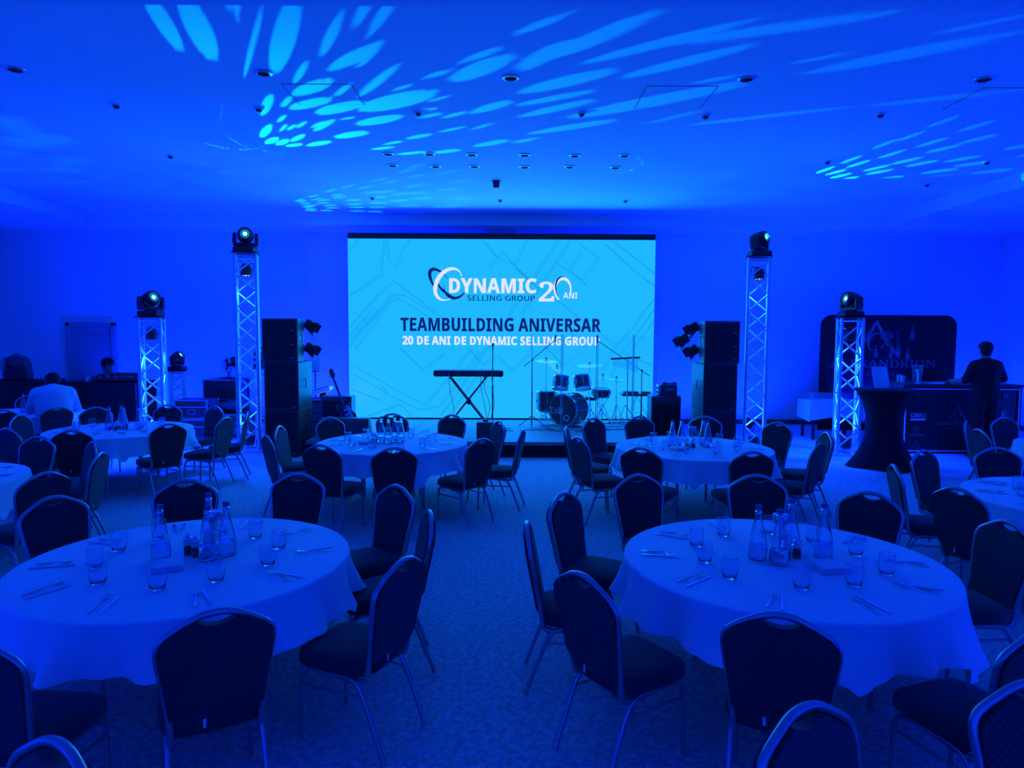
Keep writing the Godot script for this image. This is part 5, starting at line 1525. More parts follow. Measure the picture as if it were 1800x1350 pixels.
func make_chair() -> Node3D:
	var t := thing("banquet_chair", "dark patterned banquet chair", "chair", Vector3.ZERO)
	# seat: a padded cushion, rounded in plan and domed
	var g := Geo.new()
	var plan := []
	for i in 40:
		var a := TAU * i / 40
		var c := cos(a)
		var s := sin(a)
		var e := 0.42
		plan.append(Vector2(signf(c) * pow(absf(c), e) * (0.215 + 0.012 * s), signf(s) * pow(absf(s), e) * 0.225 + 0.005))
	var levels := [[0.40, 0.94], [0.412, 1.0], [0.45, 1.0], [0.468, 0.97], [0.48, 0.88], [0.488, 0.6], [0.492, 0.0]]
	for l in levels.size() - 1:
		for i in 40:
			var j := (i + 1) % 40
			var p := func(k: int, q: int) -> Vector3: return Vector3(plan[k].x * levels[q][1], levels[q][0], plan[k].y * levels[q][1])
			var slope: float = [0.0, 0.0, 0.35, 0.8, 2.5, 8.0, 30.0][l]
			var slope2: float = [0.0, 0.35, 0.8, 2.5, 8.0, 30.0, 30.0][l]
			var na := Vector3(plan[i].x, 0, plan[i].y).normalized()
			var nb := Vector3(plan[j].x, 0, plan[j].y).normalized()
			g.quads(p.call(i, l), p.call(j, l), p.call(j, l + 1), p.call(i, l + 1), na + Vector3.UP * slope, nb + Vector3.UP * slope, nb + Vector3.UP * slope2, na + Vector3.UP * slope2)
	for i in 40:
		g.tri(Vector3(0, 0.40, 0), Vector3(plan[i].x, 0.40, plan[i].y) * Vector3(0.94, 1, 0.94), Vector3(plan[(i + 1) % 40].x, 0.40, plan[(i + 1) % 40].y) * Vector3(0.94, 1, 0.94), Vector3.DOWN, Vector3.DOWN, Vector3.DOWN)
	obj("seat", g, M.chair_fabric, t)
	# the back's outline: half, from the foot of the frame to the crown
	var half := [Vector2(0.175, 0.40), Vector2(0.180, 0.50), Vector2(0.195, 0.62), Vector2(0.212, 0.74), Vector2(0.218, 0.80), Vector2(0.210, 0.835), Vector2(0.185, 0.865), Vector2(0.12, 0.905), Vector2(0.07, 0.93), Vector2(0.03, 0.94), Vector2(0.0, 0.942)]
	var fr := []
	for q in half:
		fr.append(Vector3(q.x, q.y, back_lean(q.y)))
	for i in range(half.size() - 2, -1, -1):
		fr.append(Vector3(-half[i].x, half[i].y, back_lean(half[i].y)))
	var pre := [Vector3(0.175, 0.385, 0.02), Vector3(0.175, 0.372, -0.12), Vector3(0.175, 0.375, -0.17)]
	var all := pre.duplicate()
	all.append_array(fr)
	for i in range(2, -1, -1):
		all.append(Vector3(-0.175, pre[i].y, pre[i].z))
	obj("back_frame", Geo.new().tube(smooth(all, 4), 0.0155, 8), M.chair_frame, t)
	# the upholstered shell that closes the back behind the frame, with the slot of the grip left open
	var shell := PackedVector2Array()
	var slot := [Vector2(0.075, 0.918), Vector2(0.04, 0.898), Vector2(0.0, 0.892), Vector2(-0.04, 0.898), Vector2(-0.075, 0.918)]
	for i in range(1, 8):
		shell.append(half[i] * Vector2(1.025, 1.004))
	for q in slot:
		shell.append(q)
	for i in range(7, 0, -1):
		shell.append(Vector2(-half[i].x * 1.025, half[i].y * 1.004))
	shell.append(Vector2(-0.13, 0.46))
	shell.append(Vector2(0.13, 0.46))
	var sg := Geo.new().extrude(shell, -0.027, -0.013, 0.004)
	sg.warp(func(p: Vector3) -> Vector3: return Vector3(p.x, p.y, p.z + back_lean(p.y)))
	obj("back_shell", sg, M.chair_fabric, t)
	# upholstered back panel with a lens-shaped grip above it
	var inner := PackedVector2Array()
	var side := [Vector2(0.166, 0.475), Vector2(0.170, 0.55), Vector2(0.185, 0.64), Vector2(0.198, 0.74), Vector2(0.203, 0.79), Vector2(0.196, 0.822), Vector2(0.172, 0.85), Vector2(0.115, 0.888), Vector2(0.075, 0.912), Vector2(0.055, 0.905), Vector2(0.03, 0.896), Vector2(0.0, 0.892)]
	for q in side:
		inner.append(q)
	for i in range(side.size() - 2, -1, -1):
		inner.append(Vector2(-side[i].x, side[i].y))
	inner.append(Vector2(-0.13, 0.462))
	inner.append(Vector2(-0.06, 0.455))
	inner.append(Vector2(0.06, 0.455))
	inner.append(Vector2(0.13, 0.462))
	var pg := Geo.new().extrude(inner, -0.021, 0.021, 0.007)
	var ln := func(p: Vector3) -> Vector3: return Vector3(p.x, p.y, p.z + back_lean(p.y))
	pg.warp(ln)
	obj("backrest", pg, M.chair_fabric, t)
	# legs: front ones upright, rear ones splayed; both run up into side rails
	for s in [-1, 1]:
		obj("leg", Geo.new().tube(smooth([Vector3(s * 0.185, 0.0, 0.205), Vector3(s * 0.185, 0.2, 0.195), Vector3(s * 0.185, 0.34, 0.185), Vector3(s * 0.185, 0.384, 0.14), Vector3(s * 0.185, 0.388, 0.05)], 4), 0.0125, 8), M.chair_frame, t)
		obj("leg", Geo.new().tube(smooth([Vector3(s * 0.19, 0.0, -0.30), Vector3(s * 0.188, 0.2, -0.225), Vector3(s * 0.186, 0.335, -0.165), Vector3(s * 0.185, 0.384, -0.1), Vector3(s * 0.185, 0.388, 0.05)], 4), 0.0125, 8), M.chair_frame, t)
		obj("stretcher", Geo.new().tube([Vector3(s * 0.186, 0.30, 0.188), Vector3(s * 0.186, 0.30, -0.182)], 0.008, 6), M.chair_frame, t)
	obj("seat_rail", Geo.new().tube([Vector3(-0.185, 0.372, 0.15), Vector3(0.185, 0.372, 0.15)], 0.01, 6).tube([Vector3(-0.185, 0.372, -0.11), Vector3(0.185, 0.372, -0.11)], 0.01, 6), M.chair_frame, t)
	obj("care_tag", Geo.new().box(Vector3(0.05, 0.462, back_lean(0.462) - 0.029), Vector3(0.013, 0.045, 0.002)), M.tag_white, t)
	return t


var chair0: Node3D = null


func chair(at: Vector2, face: Vector2, label: String, group: String, turned := 0.0) -> Node3D:
	# `at` is where the crown of the back stands, `face` what the chair faces
	var d := (face - at).normalized().rotated(turned)
	var o := Vector3(at.x + d.x * 0.30, 0.0, at.y + d.y * 0.30)
	var turn := atan2(d.x, d.y)
	if chair0 == null:
		chair0 = make_chair()
		chair0.position = o
		chair0.rotation.y = turn
		tag(chair0, label, "chair", group)
		return chair0
	return copy(chair0, o, turn, label, group)


func cloth_geo(seed_: int, seats: Array) -> Array:
	var r := RandomNumberGenerator.new()
	r.seed = seed_
	var ph := r.randf() * TAU
	var fold := []
	for i in 9:
		fold.append([r.randi_range(9, 30), r.randf() * TAU, r.randf_range(0.3, 1.0)])
	var seg := 144
	var R := 0.9
	var wave := func(a: float) -> float:
		var s := 0.0
		for f in fold:
			s += sin(a * f[0] + f[1]) * f[2] / 3.0
		return s
	var hem := func(a: float) -> float:
		var h: float = 0.405 + 0.055 * cos(4.0 * a + ph) + 0.02 * wave.call(a)
		for s in seats:
			h = lerpf(h, maxf(h, 0.505), smoothstep(0.36, 0.27, absf(wrapf(a - s, -PI, PI))))   # the cloth lies over a seat pushed under it
		return h
	var P := func(a: float, l: float) -> Vector3:
		# l: 0 at the rim, 1 at the hem
		var y: float = lerpf(TABLE - 0.012, hem.call(a), l)
		var tail := maxf(0.0, -cos(4.0 * a + ph))
		var rad: float = R + 0.012 + l * (0.05 + 0.09 * wave.call(a) + 0.03 * tail) * (0.35 + 0.65 * l)
		return Vector3(sin(a) * rad, y, cos(a) * rad)
	var g := Geo.new()
	var rows := 9
	var e := 0.004
	for k in seg:
		var a := TAU * k / seg
		var b := TAU * (k + 1) / seg
		for i in rows:
			var l := float(i) / rows
			var m := float(i + 1) / rows
			var pts := []
			var ns := []
			for q in [[a, l], [b, l], [b, m], [a, m]]:
				var p: Vector3 = P.call(q[0], q[1])
				var da: Vector3 = P.call(q[0] + e, q[1]) - P.call(q[0] - e, q[1])
				var dl: Vector3 = P.call(q[0], minf(1.0, q[1] + 0.01)) - P.call(q[0], q[1] - 0.01)
				var nn := dl.cross(da).normalized()
				if nn.dot(Vector3(sin(q[0]), 0, cos(q[0]))) < 0:
					nn = -nn
				pts.append(p)
				ns.append(nn)
			g.quads(pts[0], pts[1], pts[2], pts[3], ns[0], ns[1], ns[2], ns[3])
	var fall := g
	var top := Geo.new().lathe([Vector2(R + 0.012, TABLE - 0.012), Vector2(R + 0.008, TABLE - 0.003), Vector2(R - 0.004, TABLE), Vector2(0.0, TABLE)], 144)
	return [top, fall]


func make_fork() -> Geo:
	var out := PackedVector2Array()
	var left := [Vector2(-0.0065, -0.10), Vector2(-0.0085, -0.095), Vector2(-0.007, -0.06), Vector2(-0.0035, -0.02), Vector2(-0.003, 0.03), Vector2(-0.006, 0.042), Vector2(-0.0125, 0.052), Vector2(-0.0135, 0.065), Vector2(-0.0125, 0.10)]
	for q in left:
		out.append(q)
	for i in 4:
		var x := -0.0125 + i * 0.0073
		if i > 0:
			out.append(Vector2(x, 0.10))
		out.append(Vector2(x + 0.0031, 0.10))
		if i < 3:
			out.append(Vector2(x + 0.0031, 0.066))
			out.append(Vector2(x + 0.0073, 0.066))
	for i in range(left.size() - 2, -1, -1):
		out.append(Vector2(-left[i].x, left[i].y))
	var g := Geo.new()
	g.x = Transform3D(Basis(Vector3.RIGHT, -PI / 2), Vector3.ZERO)
	g.extrude(out, 0.0, 0.0024)
	var f := func(p: Vector3) -> Vector3: return p + Vector3(0, 0.004 + 0.012 * exp(-pow((-p.z - 0.028) / 0.026, 2.0)) + 0.012 * maxf(0.0, (-p.z - 0.065) / 0.035), 0)
	g.warp(f)
	return g


func make_knife() -> Geo:
	var out := PackedVector2Array([Vector2(-0.007, -0.115), Vector2(0.007, -0.115), Vector2(0.0085, -0.11), Vector2(0.0075, -0.06), Vector2(0.006, -0.01), Vector2(0.0085, 0.0), Vector2(0.009, 0.06), Vector2(0.007, 0.1), Vector2(-0.002, 0.115), Vector2(-0.007, 0.1), Vector2(-0.006, -0.01), Vector2(-0.0075, -0.06), Vector2(-0.0085, -0.11)])
	var g := Geo.new()
	g.x = Transform3D(Basis(Vector3.RIGHT, -PI / 2), Vector3.ZERO)
	g.extrude(out, 0.0015, 0.0055, 0.0012)
	return g


var protos := {}


func place(kind: String, at: Vector3, turn: float, label: String, group: String) -> Node3D:
	if protos.has(kind):
		return copy(protos[kind], at, turn, label, group)
	var o: Node3D
	match kind:
		"fork":
			o = obj("fork", make_fork(), M.cutlery_steel)
			tag(o, label, "fork", group)
		"knife":
			o = obj("table_knife", make_knife(), M.cutlery_steel)
			tag(o, label, "knife", group)
		"glass":
			o = thing("tumbler", label, "glass", at, turn, group)
			obj("wall", Geo.new().lathe([Vector2(0.0, 0.0), Vector2(0.028, 0.0), Vector2(0.036, 0.009), Vector2(0.0445, 0.045), Vector2(0.0455, 0.075), Vector2(0.041, 0.118), Vector2(0.0395, 0.118), Vector2(0.0438, 0.075), Vector2(0.0428, 0.045), Vector2(0.034, 0.014), Vector2(0.027, 0.01), Vector2(0.0, 0.01)], 28), M.bottle_glass, o)
			obj("rim", Geo.new().tube(arc(Vector2.ZERO, 0.041, 0.041, 0, 0, 360, 24).slice(0, 24).map(func(q): return Vector3(q.x, 0.1185, q.y)), 0.0014, 6, true), M.bottle_glass, o)
		"bottle":
			o = thing("water_bottle", label, "bottle", at, turn, group)
			obj("glass", Geo.new().lathe([Vector2(0.0, 0.004), Vector2(0.046, 0.004), Vector2(0.052, 0.012), Vector2(0.055, 0.05), Vector2(0.053, 0.09), Vector2(0.043, 0.14), Vector2(0.029, 0.20), Vector2(0.019, 0.25), Vector2(0.0165, 0.285), Vector2(0.018, 0.288), Vector2(0.018, 0.296), Vector2(0.014, 0.298), Vector2(0.0135, 0.285), Vector2(0.016, 0.25), Vector2(0.026, 0.20), Vector2(0.040, 0.14), Vector2(0.050, 0.09), Vector2(0.052, 0.05), Vector2(0.049, 0.0135), Vector2(0.043, 0.0075), Vector2(0.0, 0.0075)], 28), M.bottle_glass, o)
			obj("water_fill", Geo.new().lathe([Vector2(0.0, 0.0078), Vector2(0.0428, 0.0078), Vector2(0.0487, 0.0138), Vector2(0.0517, 0.05), Vector2(0.0499, 0.086), Vector2(0.0, 0.086)], 24), M.water, o)
			obj("cap", Geo.new().lathe([Vector2(0.018, 0.298), Vector2(0.0185, 0.30), Vector2(0.0185, 0.318), Vector2(0.016, 0.322), Vector2(0.0, 0.322)], 18), M.bottle_cap, o)
			obj("collar", Geo.new().lathe([Vector2(0.0175, 0.27), Vector2(0.0195, 0.272), Vector2(0.0195, 0.284), Vector2(0.0175, 0.286)], 18), M.chrome, o)
		"mill":
			o = thing("spice_mill", label, "spice mill", at, turn, group)
			obj("jar", Geo.new().lathe([Vector2(0.0, 0.002), Vector2(0.024, 0.002), Vector2(0.027, 0.01), Vector2(0.026, 0.07)], 18), M.clear_glass, o)
			obj("filling", Geo.new().lathe([Vector2(0.0, 0.004), Vector2(0.022, 0.004), Vector2(0.024, 0.012), Vector2(0.023, 0.052), Vector2(0.0, 0.054)], 16), M.pepper_dark, o)
			obj("top", Geo.new().lathe([Vector2(0.028, 0.07), Vector2(0.03, 0.078), Vector2(0.022, 0.086), Vector2(0.026, 0.098), Vector2(0.018, 0.11), Vector2(0.008, 0.112), Vector2(0.01, 0.12), Vector2(0.006, 0.128), Vector2(0.0, 0.129)], 18), M.chrome, o)
		"lamp":
			o = thing("table_lamp", label, "table lamp", at, turn, group)
			obj("foot", Geo.new().lathe([Vector2(0.045, 0.0), Vector2(0.045, 0.01), Vector2(0.012, 0.016), Vector2(0.0, 0.016)], 20), M.steel_satin, o)
			obj("stem", Geo.new().tube([Vector3(0, 0.012, 0), Vector3(0, 0.19, 0)], 0.01, 10), M.steel_satin, o)
			obj("drum_shade", Geo.new().lathe([Vector2(0.0, 0.185), Vector2(0.045, 0.185), Vector2(0.047, 0.188), Vector2(0.047, 0.235), Vector2(0.045, 0.238), Vector2(0.0, 0.238)], 24), M.steel_satin, o)
		"napkins":
			o = thing("napkin_stack", label, "napkins", at, turn, group)
			for i in 6:
				var q := Geo.new().box(Vector3((i % 3 - 1) * 0.004, 0.004 + i * 0.006, (i % 2) * 0.005), Vector3(0.165, 0.005, 0.165), 0.001, Basis(Vector3.UP, (i % 4 - 1.5) * 0.05))
				obj("napkin", q, M.napkin_paper, o)
	o.position = at
	o.rotation.y = turn
	protos[kind] = o
	return o


func round_table(c: Vector2, name_: String, chairs: Array, seats: Array, seed_: int, dressed := true) -> void:
	var t := thing("round_table", "dark legs and top of %s, under its cloth" % name_, "table", Vector3(c.x, 0, c.y))
	obj("table_top", Geo.new().lathe([Vector2(0.0, TABLE - 0.035), Vector2(0.9, TABLE - 0.035), Vector2(0.9, TABLE - 0.008), Vector2(0.0, TABLE - 0.008)], 48), M.table_wood, t)
	for k in 4:
		var a := TAU * k / 4 + 0.6
		obj("leg", Geo.new().tube([Vector3(cos(a) * 0.5, 0.0, sin(a) * 0.5), Vector3(cos(a) * 0.5, TABLE - 0.035, sin(a) * 0.5)], 0.018, 8), M.chair_frame, t)
	var under := []
	for e in chairs:
		if Vector2(e[0], e[1]).distance_to(c) < 1.57:
			under.append(atan2(e[0] - c.x, e[1] - c.y))
	var parts := cloth_geo(seed_, under)
	var cl := thing("tablecloth", "white round cloth draped over %s" % name_, "tablecloth", Vector3(c.x, 0, c.y), 0)
	obj("cloth_top", parts[0], M.table_linen, cl)
	obj("cloth_fall", parts[1], M.table_linen, cl)
	var grp := "chairs at " + name_
	for e in chairs:
		var at := Vector2(e[0], e[1])
		var off := at - c
		var sector := posmod(roundi(rad_to_deg(atan2(off.x, -off.y)) / 30.0), 12)   # 0 towards the stage, then round by the bar
		var where: String = ["stage side", "stage side towards bar", "bar side towards stage", "bar side", "bar side towards rear", "rear side towards bar", "rear side", "rear side towards door", "door side towards rear", "door side", "door side towards stage", "stage side towards door"][sector]
		chair(at, c, "dark banquet chair, %s of %s" % [where, name_], grp, e[2] if e.size() > 2 else 0.0)
	if not dressed:
		return
	var y := TABLE + 0.0008
	var r := RandomNumberGenerator.new()
	r.seed = seed_ * 7 + 1
	for s in seats:
		var a: float = deg_to_rad(s)
		var out := Vector3(sin(a), 0, cos(a))
		var tan_ := Vector3(cos(a), 0, -sin(a))
		var base := Vector3(c.x, y, c.y)
		var sway := r.randf_range(-0.25, 0.25)
		var turn := a + sway
		var p := base + out * 0.70
		place("knife", p + tan_ * 0.012, turn + 0.06, "steel table knife laid beside a fork on " + name_, "knives on " + name_)
		place("fork", p - tan_ * 0.038 + out * 0.01, turn - r.randf_range(0.02, 0.22), "steel fork laid beside a knife on " + name_, "forks on " + name_)
		var q := base + out * r.randf_range(0.46, 0.54) + tan_ * r.randf_range(0.06, 0.12)
		place("glass", q, r.randf() * TAU, "clear empty tumbler on " + name_, "tumblers on " + name_)


func centrepiece(c: Vector2, name_: String, bottles: Array, mills: Array, lamp: Array, napkins: Array) -> void:
	var y := TABLE + 0.0008
	for b in bottles:
		place("bottle", Vector3(c.x + b[0], y, c.y + b[1]), rng.randf() * TAU, "clear glass water bottle with a dark cap on " + name_, "water bottles on " + name_)
	for m in mills:
		place("mill", Vector3(c.x + m[0], y, c.y + m[1]), rng.randf() * TAU, "glass spice mill with a chrome top on " + name_, "spice mills on " + name_)
	if lamp:
		place("lamp", Vector3(c.x + lamp[0], y, c.y + lamp[1]), 0.0, "metal drum-topped stand among the bottles on " + name_, "drum-topped stands among the bottles")
	if napkins:
		place("napkins", Vector3(c.x + napkins[0], y, c.y + napkins[1]), napkins[2], "stack of folded white napkins on " + name_, "napkin stacks")


func tables() -> void:
	var ten := range(0, 360, 36)
	var T1 := Vector2(-1.88, -3.90)
	var T2 := Vector2(1.59, -3.94)
	var T3 := Vector2(-1.46, -8.30)
	var T4 := Vector2(2.16, -8.05)
	var T5 := Vector2(-5.38, -9.32)
	var T6 := Vector2(-8.1, -11.2)
	var T7 := Vector2(-5.37, -5.97)
	var T8 := Vector2(4.75, -5.5)
	var T9 := Vector2(7.2, -8.2)
	var n1 := "the rear aisle table, desk side"
	var n2 := "the rear aisle table, bar side"
	var n3 := "the table before the keyboard"
	var n4 := "the table before the bass amplifier"
	var n5 := "the table before the flight cases"
	var n6 := "the table beside the mixing desk"
	var n7 := "the second-row table, door side"
	var n8 := "the second-row table, bar side"
	var n9 := "the table nearest the bar counter"
	round_table(T1, n1, [[-3.12, -4.57], [-2.49, -5.14], [-1.70, -5.40], [-0.84, -4.98], [-0.51, -4.23], [-0.53, -3.31], [-1.18, -2.67], [-2.0, -2.41]], ten.map(func(a): return a - 5.0), 11)
	round_table(T2, n2, [[1.01, -5.42], [1.98, -5.43], [2.59, -4.84], [0.36, -4.76], [0.09, -3.98], [0.33, -3.11], [1.08, -2.66], [3.02, -4.07], [2.06, -2.55]], ten.map(func(a): return a + 14.0), 12)
	round_table(T3, n3, [[-2.84, -8.26], [-2.70, -7.45], [-2.47, -9.17], [-1.70, -9.65], [-0.83, -9.55], [-0.16, -8.86], [0.13, -8.05], [-1.93, -6.84], [-1.16, -6.68], [-0.32, -7.31]], ten.map(func(a): return a + 10.0), 13)
	round_table(T4, n4, [[1.10, -9.23], [1.77, -9.46], [0.66, -8.28], [0.73, -7.46], [1.29, -6.76], [2.72, -9.53], [3.50, -8.90], [3.70, -7.95], [3.24, -7.12], [2.34, -6.56]], ten.map(func(a): return a + 7.0), 14)
	round_table(T5, n5, [[-4.60, -10.55], [-3.85, -9.14], [-3.80, -9.78], [-4.26, -8.42], [-5.42, -10.72], [-5.07, -7.80], [-6.32, -10.30], [-6.74, -9.28], [-5.94, -7.96]], ten.map(func(a): return a + 20.0), 15)
	round_table(T6, n6, [[-8.75, -12.35], [-6.91, -10.32], [-7.42, -9.88], [-8.3, -9.75]], [0, 36, 72, 108, 324], 16)
	round_table(T7, n7, [[-5.11, -7.32], [-3.72, -5.38], [-4.31, -6.97], [-3.84, -6.32]], [36, 72, 108, 144, 180], 17)
	round_table(T8, n8, [[4.07, -6.70], [3.34, -5.91], [3.31, -5.0], [4.95, -6.90]], [180, 216, 252, 288, 324], 18)
	round_table(T9, n9, [[6.11, -9.13], [5.72, -8.32], [6.95, -9.60]], [180, 216, 252, 288], 19)
	# chairs of the row nearest the camera, turned towards their own tables
	chair(Vector2(-1.22, -1.78), Vector2(-2.05, -0.35), "dark banquet chair back to back with the desk-side aisle table", "chairs of the last row", 0.0)
	chair(Vector2(0.88, -1.98), Vector2(1.75, -0.55), "dark banquet chair back to back with the bar-side aisle table, nearer the aisle", "chairs of the last row", 0.0)
	chair(Vector2(1.70, -2.14), Vector2(1.75, -0.55), "dark banquet chair back to back with the bar-side aisle table, farther from the aisle", "chairs of the last row", 0.0)
	centrepiece(T1, n1, [[-0.15, 0.02], [0.0, -0.28], [0.13, 0.03], [0.20, -0.06]], [[-0.03, -0.06], [0.03, -0.03]], [0.08, -0.16], [-0.04, 0.17, 0.4])
	centrepiece(T2, n2, [[-0.14, 0.0], [-0.05, 0.09], [0.12, -0.16], [0.27, -0.05]], [[0.03, 0.0], [0.10, -0.02]], [0.04, -0.12], [0.20, 0.17, 0.2])
	centrepiece(T3, n3, [[-0.13, 0.05], [0.02, -0.04], [0.11, 0.04], [-0.03, 0.12]], [[-0.24, 0.02], [-0.2, 0.08]], [0.05, -0.14], [-0.3, 0.12, 0.5])
	centrepiece(T4, n4, [[-0.25, 0.0], [-0.12, -0.1], [0.17, 0.0], [0.15, -0.13]], [[-0.1, 0.08], [-0.02, 0.06]], [0.0, -0.06], [-0.22, 0.22, 0.3])
	centrepiece(T5, n5, [[-0.14, 0.02], [-0.05, -0.12], [0.08, 0.05], [0.26, 0.0]], [[-0.02, 0.03], [0.0, 0.1]], [], [])
	centrepiece(T6, n6, [[0.25, 0.1], [0.05, 0.0]], [], [], [])
	centrepiece(T7, n7, [[0.0, 0.0]], [], [], [])
	centrepiece(T8, n8, [[0.1, 0.0], [0.2, 0.12]], [], [], [])


# ---------------------------------------------------------------- people
# bones: [from, to, radius at from, radius at to]; one smooth skin round all of them, as surface nets
func skin(bones: Array, cell: float, k: float, grow := 0.0, cut = null) -> Geo:
	var lo := Vector3.ONE * 1e9
	var hi := -lo
	for b in bones:
		var r: float = maxf(b[2], b[3]) + grow + k + 2 * cell
		for p in [b[0], b[1]]:
			lo = lo.min(p - Vector3.ONE * r)
			hi = hi.max(p + Vector3.ONE * r)
	var nx := int((hi.x - lo.x) / cell) + 2
	var ny := int((hi.y - lo.y) / cell) + 2
	var nz := int((hi.z - lo.z) / cell) + 2
	var f := PackedFloat32Array()
	f.resize(nx * ny * nz)
	f.fill(1.0)
	for b in bones:
		var a: Vector3 = b[0]
		var d: Vector3 = b[1] - a
		var ra: float = b[2] + grow
		var rb: float = b[3] + grow
		var flatten: Vector3 = b[4] if b.size() > 4 else Vector3.ONE
		var l2 := maxf(d.length_squared(), 1e-9)
		var r := maxf(ra, rb) + k + 2 * cell
		var p0: Vector3 = (a.min(b[1]) - Vector3.ONE * r - lo) / cell
		var p1: Vector3 = (a.max(b[1]) + Vector3.ONE * r - lo) / cell
		for z in range(maxi(0, int(p0.z)), mini(nz, int(p1.z) + 1)):
			for y in range(maxi(0, int(p0.y)), mini(ny, int(p1.y) + 1)):
				var row := (z * ny + y) * nx
				for xx in range(maxi(0, int(p0.x)), mini(nx, int(p1.x) + 1)):
					var p := lo + Vector3(xx, y, z) * cell - a
					var t := clampf(p.dot(d) / l2, 0.0, 1.0)
					var dist := ((p - d * t) * flatten).length() - lerpf(ra, rb, t)
					var o := f[row + xx]
					var h := maxf(k - absf(o - dist), 0.0) / k
					f[row + xx] = minf(o, dist) - h * h * k * 0.25
	if cut != null:
		for z in nz:
			for y in ny:
				for xx in nx:
					var i := (z * ny + y) * nx + xx
					if f[i] < 0.3:
						f[i] = maxf(f[i], cut.call(lo + Vector3(xx, y, z) * cell))
	var at := {}
	var pos := PackedVector3Array()
	var nor := PackedVector3Array()
	var sx := 1
	var sy := nx
	var sz := nx * ny
	var offs := [0, sx, sy, sx + sy, sz, sx + sz, sy + sz, sx + sy + sz]
	for z in nz - 1:
		for y in ny - 1:
			for xx in nx - 1:
				var i := (z * ny + y) * nx + xx
				var inside := 0
				for o in offs:
					if f[i + o] < 0.0:
						inside += 1
				if inside == 0 or inside == 8:
					continue
				var sum := Vector3.ZERO
				var cnt := 0
				for c in 8:
					for bit in [1, 2, 4]:
						if c & bit:
							continue
						var e: int = c | bit
						var u := f[i + offs[c]]
						var w := f[i + offs[e]]
						if (u < 0.0) != (w < 0.0):
							var t := u / (u - w)
							var pc := Vector3(c & 1, (c >> 1) & 1, (c >> 2) & 1)
							var pe := Vector3(e & 1, (e >> 1) & 1, (e >> 2) & 1)
							sum += pc.lerp(pe, t)
							cnt += 1
				at[i] = pos.size()
				pos.append(lo + (Vector3(xx, y, z) + sum / cnt) * cell)
				nor.append(Vector3(f[i + 1] - f[i] + f[i + offs[7]] - f[i + offs[6]], f[i + sy] - f[i] + f[i + offs[7]] - f[i + offs[5]], f[i + sz] - f[i] + f[i + offs[7]] - f[i + offs[3]]).normalized())
	var g := Geo.new()
	for i in at:
		var i0: int = i
		for ax in 3:
			var s: int = [sx, sy, sz][ax]
			var s1: int = [sy, sz, sx][ax]
			var s2: int = [sz, sx, sy][ax]
			if (f[i0] < 0.0) == (f[i0 + s] < 0.0):
				continue
			if at.has(i0 - s1) and at.has(i0 - s2) and at.has(i0 - s1 - s2):
				var q := [at[i0], at[i0 - s1], at[i0 - s1 - s2], at[i0 - s2]]
				g.quads(pos[q[0]], pos[q[1]], pos[q[2]], pos[q[3]], nor[q[0]], nor[q[1]], nor[q[2]], nor[q[3]])
	return g


func joined(a: Geo, b: Geo) -> Geo:
	a.v.append_array(b.v)
	a.n.append_array(b.n)
	return a


func hand_bones(wrist: Vector3, dir: Vector3, palm_down: Vector3, s: float, thumb_side: float) -> Array:
	var d := dir.normalized()
	var n := palm_down.normalized()
	var w := d.cross(n).normalized() * thumb_side
	var out := [[wrist, wrist + d * 0.07 * s, 0.026 * s, 0.03 * s], [wrist + d * 0.05 * s + w * 0.022 * s, wrist + d * 0.085 * s + w * 0.02 * s, 0.02 * s, 0.014 * s], [wrist + d * 0.05 * s - w * 0.022 * s, wrist + d * 0.08 * s - w * 0.024 * s, 0.02 * s, 0.014 * s]]
	var len := [0.068, 0.078, 0.072, 0.056]
	for i in 4:
		var b := wrist + (d * 0.085 + w * (0.03 - i * 0.02)) * s
		var k1: Vector3 = b + (d * len[i] * 0.5 + n * 0.008) * s
		var k2: Vector3 = k1 + (d * len[i] * 0.3 + n * 0.02) * s
		var k3: Vector3 = k2 + (d * len[i] * 0.14 + n * 0.018) * s
		out.append([b, k1, 0.0098 * s, 0.0092 * s])
		out.append([k1, k2, 0.0092 * s, 0.0085 * s])
		out.append([k2, k3, 0.0085 * s, 0.0075 * s])
	var tb := wrist + (d * 0.025 + w * 0.03) * s
	var t1 := tb + (d * 0.035 + w * 0.025 + n * 0.005) * s
	var t2 := t1 + (d * 0.032 + w * 0.004 + n * 0.01) * s
	out.append([tb, t1, 0.014 * s, 0.0115 * s])
	out.append([t1, t2, 0.0112 * s, 0.009 * s])
	return out


func head_bones(c: Vector3, fwd: Vector3, s: float) -> Array:
	var f := fwd.normalized()
	var r := Vector3.UP.cross(f).normalized()
	var u := Vector3.UP
	return [[c + (u * 0.03 - f * 0.02) * s, c + (u * 0.035 + f * 0.015) * s, 0.088 * s, 0.082 * s],
		[c + (u * -0.03 + f * 0.02) * s, c + (u * -0.085 + f * 0.05) * s, 0.066 * s, 0.038 * s],
		[c + (u * 0.0 + f * 0.088) * s, c + (u * -0.03 + f * 0.108) * s, 0.010 * s, 0.015 * s],
		[c + (u * -0.06 + f * 0.083 - r * 0.018) * s, c + (u * -0.06 + f * 0.083 + r * 0.018) * s, 0.009 * s, 0.009 * s],
		[c + (u * 0.012 + r * 0.086 - f * 0.01) * s, c + (u * -0.028 + r * 0.083 - f * 0.008) * s, 0.013 * s, 0.010 * s],
		[c + (u * 0.012 - r * 0.086 - f * 0.01) * s, c + (u * -0.028 - r * 0.083 - f * 0.008) * s, 0.013 * s, 0.010 * s],
		[c + (u * -0.05 - f * 0.03) * s, c + (u * -0.15 - f * 0.02) * s, 0.056 * s, 0.058 * s]]


